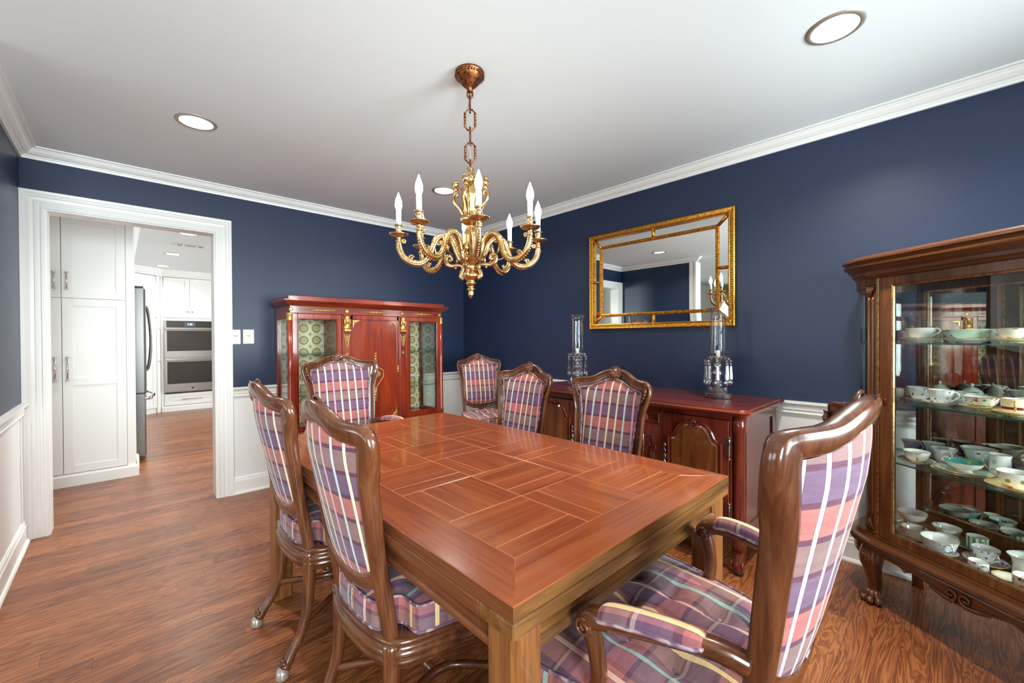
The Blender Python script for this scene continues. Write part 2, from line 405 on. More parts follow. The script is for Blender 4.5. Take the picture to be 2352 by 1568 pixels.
def lining():
    """cream silk lining with olive wreaths and star flowers in a diamond trellis"""
    t = NT('wreath_silk'); v = t.coord('UV', (1, 1, 1)); sp = t.n('ShaderNodeSeparateXYZ'); t.l(v, sp.inputs[0]); C = .107
    def cell(ox, oy):
        x = t.math('SUBTRACT', t.math('FRACT', t.math('ADD', t.math('DIVIDE', sp.outputs[0], C), ox)), .5)
        y = t.math('SUBTRACT', t.math('FRACT', t.math('ADD', t.math('DIVIDE', sp.outputs[1], C), oy)), .5)
        r = t.math('SQRT', t.math('ADD', t.math('MULTIPLY', x, x), t.math('MULTIPLY', y, y))); a = t.math('ARCTAN2', y, x); return x, y, r, a
    x, y, r, a = cell(0, 0)
    leaf = t.math('ADD', .05, t.math('MULTIPLY', t.math('SINE', t.math('MULTIPLY', a, 16)), .03))
    wreath = t.math('LESS_THAN', t.math('ABSOLUTE', t.math('SUBTRACT', r, .30)), leaf)
    x2, y2, r2, a2 = cell(.5, .5)
    star = t.math('LESS_THAN', r2, t.math('ADD', .09, t.math('MULTIPLY', t.math('COSINE', t.math('MULTIPLY', a2, 8)), .075)))
    dia = t.math('ABSOLUTE', t.math('SUBTRACT', t.math('FRACT', t.math('MULTIPLY', t.math('ADD', t.math('ABSOLUTE', x), t.math('ABSOLUTE', y)), 9.0)), .5))
    tre = t.math('MULTIPLY', t.math('LESS_THAN', dia, .22), t.math('GREATER_THAN', t.math('ADD', t.math('ABSOLUTE', x), t.math('ABSOLUTE', y)), .40))
    c = t.mix(t.math('MULTIPLY', tre, .55), s2l((226, 212, 166)), s2l((240, 230, 198)))
    c = t.mix(t.math('LESS_THAN', r, .2), c, s2l((204, 178, 108)))
    c = t.mix(t.math('MAXIMUM', wreath, star), c, s2l((122, 96, 48)))
    t.set(Base_Color=c, Roughness=.45, Sheen_Weight=.3); return t.m
M['lining'] = lining()
def porcelain(name, base=(240, 240, 238), deco=None, scale=60, thr=.36, cols=((190, 80, 110), (110, 140, 80), (120, 90, 150)), band=None, inside=None, stripes=None):
    t = NT(name); c = s2l(base); v = t.coord('Object')
    if deco:
        vo = t.n('ShaderNodeTexVoronoi'); vo.inputs['Scale'].default_value = scale; t.l(v, vo.inputs['Vector'])
        wob = t.math('ADD', vo.outputs['Distance'], t.math('MULTIPLY', t.noise(v, scale*4, 3), .55))
        cs = t.n('ShaderNodeSeparateColor'); t.l(vo.outputs['Color'], cs.inputs[0]); n = len(cols)
        dc = t.ramp(cs.outputs[0], [(i/n, s2l(k)) for i, k in enumerate(cols)], 'CONSTANT')
        on = t.math('MULTIPLY', t.math('LESS_THAN', wob, thr), t.math('LESS_THAN', cs.outputs[1], deco))
        c = t.mix(on, c, dc)
    if stripes:
        sp = t.n('ShaderNodeSeparateXYZ'); t.l(v, sp.inputs[0]); a = t.math('ARCTAN2', sp.outputs[1], sp.outputs[0])
        c = t.mix(t.math('GREATER_THAN', t.math('SINE', t.math('MULTIPLY', a, stripes[1])), 0), c, s2l(stripes[0]))
    if band:
        sp = t.n('ShaderNodeSeparateXYZ'); t.l(v, sp.inputs[0])
        for z0, z1, k in band:
            on = t.math('MULTIPLY', t.math('GREATER_THAN', sp.outputs[2], z0), t.math('LESS_THAN', sp.outputs[2], z1)); c = t.mix(on, c, s2l(k))
    t.set(Base_Color=c, Roughness=.12, Specular_IOR_Level=.5, Coat_Weight=.3, Coat_Roughness=.03); return t.m
# ---------------------------------------------------------------- room shell
H = 2.44
def wallbox(mb, x0, x1, y0, y1, z0, z1, mats):
    """box with one material per face: order z-, z+, y-, y+, x-, x+"""
    mb.box(x0, x1, y0, y1, z0, z1)
    for k in range(6): mb.mi[-6 + k] = mats[k]
WM = [M['navy'], M['wains'], M['kwall'], M['lwall'], M['trim']]
NV, WA, KW, LW, TR = 0, 1, 2, 3, 4
RAIL = .84
def two_tone(mb, x0, x1, y0, y1, face, other, z1=H):
    f = {'-y': 2, '+y': 3, '-x': 4, '+x': 5}[face]
    a = [other]*6; a[f] = WA; wallbox(mb, x0, x1, y0, y1, 0, RAIL, a)
    a = [other]*6; a[f] = NV; wallbox(mb, x0, x1, y0, y1, RAIL, z1, a)
mb = MB()                                                # back wall with the cased opening to the kitchen
two_tone(mb, -2.40, .12, 0, .13, '-y', KW)
wallbox(mb, -3.29, -2.40, 0, .13, 2.07, H, [TR, KW, NV, KW, KW, KW])
two_tone(mb, -3.39, -3.29, 0, .13, '-y', KW)
wallbox(mb, -7.9, -3.39, 0, .13, 0, H, [KW, KW, LW, KW, KW, KW])
struct(mb.build('wall_back', WM))
mb = MB(); two_tone(mb, 0, .12, -5.5, 0, '-x', KW); struct(mb.build('wall_right', WM))
mb = MB(); two_tone(mb, -3.51, -3.39, -1.27, 0, '+x', LW); struct(mb.build('wall_left', WM))
def holed(mb, a0, a1, z1, holes, put):
    """wall run with window holes [(lo, hi, sill, head)]; put(a, b, z0, z1) adds a block"""
    cur = a0
    for lo, hi, s_, h_ in holes:
        put(cur, lo, 0, z1); put(lo, hi, 0, s_); put(lo, hi, h_, z1); cur = hi
    put(cur, a1, 0, z1)
FW = [(-4.3, -2.9, .65, 2.15), (-1.8, -.4, .65, 2.15)]
mb = MB(); holed(mb, -8.02, .12, H, FW, lambda a, b, z0, z1: wallbox(mb, a, b, -5.62, -5.5, z0, z1, [TR, TR, LW, NV if a > -3.4 and z0 > .6 else LW, TR, TR]))
struct(mb.build('wall_front', WM))
SWN = [(-4.7, -3.3, .65, 2.15), (-2.3, -.9, .65, 2.15)]
mb = MB(); holed(mb, -5.5, 0, H, SWN, lambda a, b, z0, z1: wallbox(mb, -8.02, -7.9, a, b, z0, z1, [TR, TR, TR, TR, LW, LW]))
struct(mb.build('wall_side_room', WM))
mb = MB()
wallbox(mb, -4.3, -4.18, .13, 6.0, 0, H, [KW]*6)
wallbox(mb, -4.3, 2.02, 5.98, 6.1, 0, H, [KW]*6)
holed(mb, .13, 5.98, H, [(2.1, 3.7, 1.0, 2.1)], lambda a, b, z0, z1: wallbox(mb, 1.9, 2.02, a, b, z0, z1, [KW]*6))
wallbox(mb, .12, 2.02, 0, .13, 0, H, [KW]*6)
struct(mb.build('wall_kitchen', WM))
wn = 0
def window(plane, a0, a1, z0, z1, at, sgn):
    global wn; wn += 1
    T = (lambda p: (p[0], at + sgn*p[1], p[2])) if plane == 'y' else (lambda p: (at + sgn*p[1], p[0], p[2]))
    m = MB(); t = .045
    for (x0, x1, zz0, zz1) in ((a0, a0 + t, z0, z1), (a1 - t, a1, z0, z1), (a0, a1, z0, z0 + t), (a0, a1, z1 - t, z1), (a0, a1, (z0 + z1)/2 - .02, (z0 + z1)/2 + .02)):
        m.box(x0, x1, -.08, -.03, zz0, zz1, .004, T=T)
    n = 3
    for i in range(1, n):
        x = a0 + (a1 - a0)*i/n; m.box(x - .01, x + .01, -.07, -.04, z0, z1, .002, T=T)
    m.mold([(a0, z0), (a0, z1), (a1, z1), (a1, z0)], [(0, 0), (0, .016), (.02, .02), (.08, .024), (.09, .024), (.09, 0)], closed=True, T=lambda p: T((p[0], p[2], p[1])))
    o = struct(m.build('window_%d' % wn, M['trim']))
    g = MB(); g.box(a0 + t, a1 - t, -.057, -.053, z0 + t, z1 - t, T=T); g.build('pane', M['pane'], o)
for lo, hi, s_, h_ in FW: window('y', lo, hi, s_, h_, -5.5, 1)
for lo, hi, s_, h_ in SWN: window('x', lo, hi, s_, h_, -7.9, 1)
window('x', 2.1, 3.7, 1.0, 2.1, 1.9, -1)  # unseen kitchen window, added to let the kitchen lamp in
mb = MB(); wallbox(mb, -8.1, 2.1, -5.7, 6.1, -.12, 0, [0]*6); struct(mb.build('floor', M['floor']))
# ceiling with round holes for the recessed lights
LIGHTS_D = [(-2.628, -1.095), (-.912, -3.64), (-1.02, -1.12)]
LIGHTS_K = [(-2.05, .62), (-2.367, 1.974), (-2.391, 3.535), (-2.423, 4.832)]  # the first is unseen, added to brighten the pantry front
HOLE_R, CELL = .078, .15
mb = MB(); cs = LIGHTS_D + LIGHTS_K
xs = sorted({-8.1, 2.1} | {round(c[0] + s_*CELL, 4) for c in cs for s_ in (-1, 1)}); ys = sorted({-5.7, 6.1} | {round(c[1] + s_*CELL, 4) for c in cs for s_ in (-1, 1)})
for i in range(len(xs) - 1):
    for j in range(len(ys) - 1):
        mx, my = (xs[i] + xs[i + 1])/2, (ys[j] + ys[j + 1])/2
        if any(abs(mx - c[0]) < CELL and abs(my - c[1]) < CELL for c in cs): continue
        mb.add([(xs[i], ys[j], H), (xs[i + 1], ys[j], H), (xs[i + 1], ys[j + 1], H), (xs[i], ys[j + 1], H)], [(0, 1, 2, 3)])
for c in cs:
    n = 32; vs = []
    for k in range(n):
        a = 2*pi*k/n; q = CELL/max(abs(cos(a)), abs(sin(a)))
        vs += [(c[0] + HOLE_R*cos(a), c[1] + HOLE_R*sin(a), H), (c[0] + q*cos(a), c[1] + q*sin(a), H)]
    mb.add(vs, [(2*k, 2*k + 1, (2*k + 3) % (2*n), (2*k + 2) % (2*n)) for k in range(n)])
wallbox(mb, -8.1, 2.1, -5.7, 6.1, 2.56, 2.6, [0]*6)
struct(mb.build('ceiling', M['ceil']))
# mouldings
CROWN = [(0, 2.374), (.012, 2.374), (.014, 2.386), (.02, 2.388), (.022, 2.394), (.034, 2.400), (.048, 2.412), (.056, 2.424), (.06, 2.425), (.062, 2.43), (.078, 2.432), (.078, H), (0, H)]
RAILP = [(0, .775), (.008, .775), (.011, .785), (.016, .788), (.013, .796), (.013, .806), (.019, .809), (.019, .818), (.014, .821), (.014, .828), (.03, .842), (.034, .846), (.034, .858), (0, .858)]
BASEP = [(0, 0), (.03, 0), (.03, .008), (.025, .016), (.017, .02), (.017, .104), (.012, .112), (.012, .122), (.004, .134), (0, .134)]
def moulding(name, path, prof, side=-1):
    m = MB(); m.mold(path, prof, side=side); return struct(m.build(name, M['trim']))
moulding('trim_1', [(-3.40, -1.30), (-3.39, -1.30), (-3.39, 0), (0, 0), (0, -5.5)], CROWN)
moulding('trim_2', [(-3.39, -1.27), (-3.39, -.03)], RAILP)
moulding('trim_3', [(-2.292, 0), (0, 0), (0, -5.5)], RAILP)
moulding('baseboard_left', [(-3.39, -1.27), (-3.39, -.03)], BASEP)
moulding('baseboard_back', [(-2.292, 0), (0, 0)], BASEP)
moulding('baseboard_right', [(0, 0), (0, -5.5)], BASEP)
m = MB(); m.box(-3.52, -3.36, -1.30, -1.27, 0, 2.374, .003); m.box(-3.40, -3.372, -1.27, -1.19, 0, 2.374, .003); struct(m.build('trim_4', M['trim']))
CASE = [(0, 0), (0, .012), (.006, .017), (.018, .017), (.022, .013), (.03, .013), (.034, .017), (.046, .017), (.05, .014), (.066, .017), (.072, .023), (.086, .023), (.09, .028), (.107, .03), (.107, 0)]
m = MB(); T = lambda p: (p[0], -p[2], p[1])
m.mold([(-3.284, 0), (-3.284, 2.073), (-2.399, 2.073), (-2.399, 0)], CASE, T=T)
for x0, x1 in ((-3.295, -3.277), (-2.406, -2.393)): m.box(x0, x1, -.006, .137, 0, 2.085)
m.box(-3.277, -2.406, -.006, .137, 2.066, 2.085)
m.mold([(-3.283, 0), (-3.283, 2.077), (-2.4, 2.077), (-2.4, 0)], CASE, T=lambda p: (p[0], .13 + p[2], p[1]))
struct(m.build('trim_5', M['trim']))
# wainscot panel edge strips
m = MB()
for pts in ([(-3.385, -1.15), (-3.385, -.12)],):
    pass
m.box(-3.39, -3.384, -.10, -.03, .134, .775, .002); m.box(-.006, 0, -5.5, -3.1, .134, .15, .002); struct(m.build('trim_6', M['trim']))

# ---------------------------------------------------------------- recessed lights
def downlight(x, y, label, power, col, big=True):
    t = thing('recessed_light', label, 'ceiling light', (x, y, H), 0, 'recessed ceiling lights')
    m = MB(); m.lathe([(.072, .004), (.074, -.003), (.080, -.006), (.090, -.005), (.096, -.001), (.096, 0)], n=40); m.build('trim_ring', M['nickel'], t)
    prof = []
    for k in range(8):
        r = .074 - .0021*k; z = .002 + .0065*k; prof += [(r, z), (r - .0005, z + .005), (r - .002, z + .0055)]
    m = MB(); m.lathe(prof, n=40); m.build('baffle', M['baffle'], t)
    m = MB(); m.lathe([(0, .048), (.03, .046), (.05, .05), (.062, .058)], n=32); m.build('lens', M['lens'], t)
    area('recessed_lamp', (0, 0, .035), (0, 0, -1), .09, .09, power, col, 150, 'DISK', t)
    return t
WARM = (1, .93, .84)
names = ['glowing round recessed light near the doorway side of the ceiling', 'large round recessed light at upper right showing its ribbed white baffle', 'small recessed light on the ceiling just behind the chandelier']
for (x, y), nm in zip(LIGHTS_D, names): downlight(x, y, nm, 24 if x > -1 and y < -3 else 18, WARM)
for (x, y), nm in zip(LIGHTS_K, ['kitchen recessed light hidden behind the head of the doorway', 'kitchen recessed light touching its top edge', 'kitchen recessed light second from the doorway, past the air vent', 'kitchen recessed light farthest away, above the wall oven']): downlight(x, y, nm, 17 if y < 3 else 9, (1, .96, .9))
t = thing('air_vent', 'white rectangular air vent with slots in the kitchen ceiling', 'vent', (-2.275, 2.72, H))
m = MB(); m.box(-.15, .15, -.075, .075, -.008, 0, .003); m.build('vent_plate', M['cabw'], t)
for k in range(4):
    for s_ in (-1, 1): m = MB(); m.box(s_*(.085 + .014*k) - .003, s_*(.085 + .014*k) + .003, -.04, .04, -.0105, -.006); m.build('slot', M['cabgap'], t)
m = MB(); m.box(-.06, .06, -.03, .03, -.011, -.006, .002); m.build('louvre', M['steeld'], t)

# ---------------------------------------------------------------- wall switches
def switch(x, z, w, label, mat):
    t = thing('light_switch', label, 'switch', (x, 0, z))
    m = MB(); m.box(-w, w, -.006, 0, -.058, .058, .003); m.build('cover_plate', mat, t)
    m = MB(); m.box(-.017, .017, -.0085, -.005, -.034, .034, .002); m.build('insert', mat, t)
    m = MB(); m.tube([(-.012 + .024*i/8, -.0095, .012 - .006*sin(pi*i/8)) for i in range(9)], .0028, 6); m.box(-.0022, .0022, -.011, -.008, -.006, .011); m.build('dial', M['steeld'] if mat is M['plate_w'] else plain('sage_dial', (150, 168, 150), .5), t)
    m = MB(); m.box(-.007, .009, -.0105, -.008, -.026, -.018, .001); m.build('slide', mat, t)
    for s_ in (-1, 1): m = MB(); m.lathe([(.0028, 0), (.0028, -.0015), (0, -.002)], n=8, T=lambda p, s_=s_: (p[0], -.006 + p[2], s_*.05 + p[1])); m.build('screw', M['pewter'], t)
switch(-2.267, 1.262, .034, 'narrow white wall dimmer switch touching the door casing', M['plate_w'])
switch(-2.177, 1.264, .039, 'ivory wall dimmer switch to the right of the white one', M['plate_i'])
# ---------------------------------------------------------------- kitchen
def shaker(m, x0, x1, z0, z1, T, rails=(), t=.02, w=.062, rec=.008):
    """shaker door: frame and recessed panel(s); local y from 0 (front) to t (back)"""
    m.box(x0, x0 + w, 0, t, z0, z1, .0012, T=T); m.box(x1 - w, x1, 0, t, z0, z1, .0012, T=T)
    zs = [z0] + [r for r in rails] + [z1]
    m.box(x0 + w, x1 - w, 0, t, z0, z0 + w, .0012, T=T); m.box(x0 + w, x1 - w, 0, t, z1 - w, z1, .0012, T=T)
    for r in rails: m.box(x0 + w, x1 - w, 0, t, r - w/2, r + w/2, .0012, T=T)
    m.box(x0 + w, x1 - w, rec, t, z0 + w, z1 - w, T=T)
def pull(m, x, z0, z1, T, out=.032):
    m.tube([T((x, -out, z0 - .004)), T((x, -out, z1 + .004))], .006, 10)
    for z in (z0, z1):
        m.tube([T((x, .002, z)), T((x, -out, z))], [.007, .0055], 10); m.ball((x, -out, z), .0095, 10, T=T)
        m.lathe([(.011, 0), (.011, .003), (.007, .006)], n=12, T=lambda p, z=z: T((x + p[0], -p[2], z + p[1])))
def cab(name, label, loc, rz=0): return thing(name, label, 'cabinet', loc, rz)
I = lambda p: p
t = cab('pantry_cabinet', 'tall white shaker pantry cabinet just inside the kitchen doorway', (-3.2725, 1.2, 0))
X0 = -3.2725
m = MB(); m.box(-.55, .372, .022, .47, .09, 2.30); m.box(.372, .4275, .004, .47, 0, 2.36, .002); m.box(-.55, .4275, .02, .47, 2.30, 2.36); m.build('carcass', M['cabw'], t)
m = MB(); m.mold([(-.55, -.012), (.435, -.012), (.435, .3)], [(0, 0), (.012, 0), (.012, .085), (.004, .1), (0, .1)], side=-1); m.box(-.55, .435, -.012, .022, 0, .1); m.build('plinth', M['cabw'], t)
m = MB(); m.mold([(-.55, .0), (.43, .0), (.43, .47)], [(0, 2.33), (.01, 2.33), (.02, 2.35), (.06, 2.40), (.07, 2.436), (0, 2.436)], side=-1); m.build('crown_moulding', M['cabw'], t)
for x0, x1, hx in ((-.4, -.0305, -.068), (-.0265, .37, .005)):
    for z0, z1, rl, h0, h1 in ((.108, 1.598, (.885,), .905, 1.095), (1.603, 2.297, (), 1.68, 1.815)):
        d = MB(); shaker(d, x0, x1, z0, z1, I, rl); do = d.build('door', M['cabw'], t)
        d = MB(); pull(d, hx, h0, h1, I); d.build('handle', M['chrome'], do)
m = MB(); m.box(.4275, .436, .25, .47, 0, 2.36, .002); m.box(.4275, .456, .236, .262, 0, .1, .003); m.box(.436, .456, .25, .47, 0, .1, .003); m.build('end_filler', M['cabw'], t)
# refrigerator: french doors over a freezer drawer, facing +x
t = thing('refrigerator', 'stainless steel french door refrigerator standing edge-on beside the pantry', 'refrigerator', (-2.832, 1.71, 0))
m = MB(); m.box(-.70, 0, 0, .90, .02, 1.775, .004); m.build('body', M['black'], t)
def bowed(m, y0, y1, z0, z1, d=.078, b=.014):
    n = 10; out = [(0, y0)] + [(d - .012 + b*sin(pi*(k/n)) + (.012 if 0 < k < n else 0), y0 + (y1 - y0)*k/n) for k in range(n + 1)] + [(0, y1)]
    m.prism(out, z0, z1, mi=0, smooth=False)
for y0, y1 in ((.003, .447), (.453, .897)):
    m = MB(); bowed(m, y0, y1, .705, 1.765); do = m.build('door', M['fsteel'], t)
    hy = .41 if y0 < .2 else .49
    m = MB(); m.tube(cr([(.075, hy, .90), (.115, hy, .94), (.135, hy, 1.10), (.14, hy, 1.25), (.132, hy, 1.42), (.11, hy, 1.58), (.075, hy, 1.63)], 5), .013, 10)
    for z in (.90, 1.63): m.box(.06, .1, hy - .016, hy + .016, z - .022, z + .022, .004)
    m.build('handle', M['steeld'], do)
m = MB(); bowed(m, .003, .897, .06, .69); do = m.build('freezer_drawer', M['fsteel'], t)
m = MB(); m.tube(cr([(.07, .08, .64), (.12, .1, .64), (.15, .3, .64), (.16, .45, .64), (.15, .6, .64), (.12, .8, .64), (.07, .82, .64)], 5), .013, 10, flat=1.4); m.build('handle', M['chrome'], do)
for ya, yb in ((.01, .12), (.78, .89)): m = MB(); m.box(-.02, .07, ya, yb, 1.765, 1.79, .004); m.build('hinge_cover', M['black'], t)
m = MB(); m.box(0, .06, .003, .897, .692, .704); m.build('drawer_gap', M['black'], t)
t = cab('wall_cabinet', 'white cabinet mounted above the refrigerator', (-2.86, 1.72, 0))
m = MB(); m.box(-.6, -.022, 0, .9, 1.86, 2.33); m.build('carcass', M['cabw'], t)
TX = lambda p: (-p[1], p[0], p[2])
for y0, y1 in ((.003, .448), (.452, .897)):
    m = MB(); shaker(m, y0, y1, 1.863, 2.327, TX); m.build('door', M['cabw'], t)
# run of tall cabinets beside the refrigerator, then the angled corner unit and the oven tower
t = cab('tall_cabinet', 'white tall cabinet along the left kitchen wall beyond the refrigerator', (-2.9, 2.66, 0))
m = MB(); m.box(-.6, -.022, 0, 2.32, .1, 2.33); m.box(-.6, -.06, 0, 2.32, 0, .1); m.build('carcass', M['cabw'], t)
for k in range(4):
    m = MB(); shaker(m, .58*k + .003, .58*k + .577, .11, 2.32, TX, (.9, 1.6)); m.build('door', M['cabw'], t)
a = atan2(5.365 - 5.02, -2.435 + 2.86); L = hypot(5.365 - 5.02, -2.435 + 2.86)
t = cab('corner_cabinet', 'white angled corner cabinet left of the wall ovens', (-2.86, 5.02, 0), a)
m = MB(); m.box(0, L, .022, .3, .0, 2.33); m.build('carcass', M['cabw'], t)
for z0, z1, rl in ((.09, 1.60, (.86,)), (1.62, 2.32, ())):
    m = MB(); shaker(m, .01, L - .07, z0, z1, I, rl); m.build('door', M['cabw'], t)
m = MB(); m.box(L - .062, L, -.004, .022, 0, 2.33, .002); m.build('pilaster', M['cabw'], t)
t = cab('oven_cabinet', 'white oven tower cabinet with two upper doors and a bottom drawer', (-2.40, 5.36, 0))
m = MB(); m.box(0, .80, .022, .6, 0, 2.33); m.box(-.030, 0, 0, .6, 0, 2.33); m.box(.80, .83, 0, .6, 0, 2.33); m.build('carcass', M['cabw'], t)
for x0, x1, kx in ((.012, .368, .335), (.372, .79, .405)):
    m = MB(); shaker(m, x0, x1, 1.632, 2.32, I, w=.058); do = m.build('door', M['cabw'], t)
    m = MB(); m.lathe([(.005, 0), (.005, .014), (.014, .02), (.016, .027), (.01, .033), (0, .034)], n=14, T=lambda p, kx=kx: (kx + p[0], -p[2], 1.735 + p[1])); m.build('knob', M['nickel'], do)
m = MB(); shaker(m, .012, .79, .10, .30, I, w=.05); do = m.build('drawer', M['cabw'], t)
m = MB(); T2 = lambda p: (p[2], p[1], .2 + p[0]*0); m.tube([(.26, -.032, .2), (.53, -.032, .2)], .006, 10)
for x in (.27, .52): m.tube([(x, .002, .2), (x, -.032, .2)], .006, 8); m.ball((x, -.032, .2), .009, 10)
m.build('handle', M['nickel'], do)
m = MB(); m.mold([(-.02, -.004), (.83, -.004)], [(0, 0), (.014, 0), (.014, .075), (.004, .09), (0, .09)], side=-1); m.build('plinth', M['cabw'], t)
t = thing('double_wall_oven', 'stainless steel double wall oven with dark glass doors and clock', 'oven', (-2.40, 5.36, 0))
m = MB(); m.box(.012, .79, -.012, .02, .325, 1.575, .004); m.build('surround', M['steel'], t)
m = MB(); m.box(.045, .79, -.022, -.010, 1.455, 1.57, .003); cp = m.build('control_panel', M['blackglass'], t)
m = MB(); m.box(.29, .445, -.0245, -.021, 1.475, 1.55, .001); ds = m.build('display', emit('display_glow', (.10, .13, .17, 1), 1.0), cp)
SEG = {'2': 'abged', '3': 'abgcd', '0': 'abcdef', '1': 'bc'}
def digit(m, ch, x, z, w=.012, h=.026, y=-.0255, r=.0016):
    s = {'a': ((0, h), (w, h)), 'b': ((w, h/2), (w, h)), 'c': ((w, 0), (w, h/2)), 'd': ((0, 0), (w, 0)), 'e': ((0, 0), (0, h/2)), 'f': ((0, h/2), (0, h)), 'g': ((0, h/2), (w, h/2))}
    for k in SEG[ch]:
        (xa, za), (xb, zb) = s[k]; m.box(x + min(xa, xb) - r, x + max(xa, xb) + r, y, y + .002, z + min(za, zb) - r, z + max(za, zb) + r)
m = MB()
digit(m, '2', .338, 1.50); digit(m, '3', .366, 1.50); digit(m, '0', .386, 1.50)
for z in (1.507, 1.519): m.box(.356, .359, -.0255, -.0235, z, z + .003)
m.build('clock_digits', emit('clock_white', (.9, .95, 1, 1), 2.2), ds)
for z0, z1, gz0, gz1, hz in ((.93, 1.44, 1.045, 1.40, 1.425), (.335, .905, .475, .86, .89)):
    m = MB(); m.box(.014, .788, -.034, -.010, z0, z1, .004); do = m.build('door', M['steel'], t)
    m = MB(); m.box(.05, .775, -.037, -.03, gz0, gz1, .002); m.build('window_glass', M['blackglass'], do)
    m = MB(); m.box(.02, .785, -.078, -.056, hz - .014, hz + .014, .008)
    for x in (.05, .75): m.box(x - .012, x + .012, -.06, -.03, hz - .01, hz + .01, .003)
    m.build('handle', M['steel'], do)
m = MB(); m.lathe([(.022, 0), (.022, -.002), (0, -.003)], n=20, T=lambda p: (.40 + p[0], -.0345 + p[2], .40 + p[1])); m.build('badge', M['steeld'], t)
m = MB(); m.box(.02, .78, -.014, .01, .308, .33); m.build('lower_vent', M['black'], t)
t = cab('base_cabinet', 'white base cabinets right of the oven tower', (-1.55, 5.36, 0))
m = MB(); m.box(0, 2.6, .022, .6, 0, .88); m.build('carcass', M['cabw'], t)
m = MB(); m.box(-.02, 2.6, -.03, .6, .88, .92, .004); m.build('counter', plain('stone_counter', (200, 196, 188), .2), t)
for k in range(5):
    m = MB(); shaker(m, .52*k + .003, .52*k + .515, .1, .87, I); m.build('door', M['cabw'], t)
mm = MB(); mm.mold([(-2.86, 1.70), (-2.86, 5.02), (-2.42, 5.36), (1.9, 5.36)], [(0, 2.33), (.008, 2.33), (.012, 2.345), (.03, 2.36), (.07, 2.41), (.085, 2.425), (.085, H), (0, H)], side=-1); struct(mm.build('trim_7', M['cabw']))
mm = MB(); mm.mold([(-4.18, .13), (1.9, .13)], BASEP, side=1); del mm
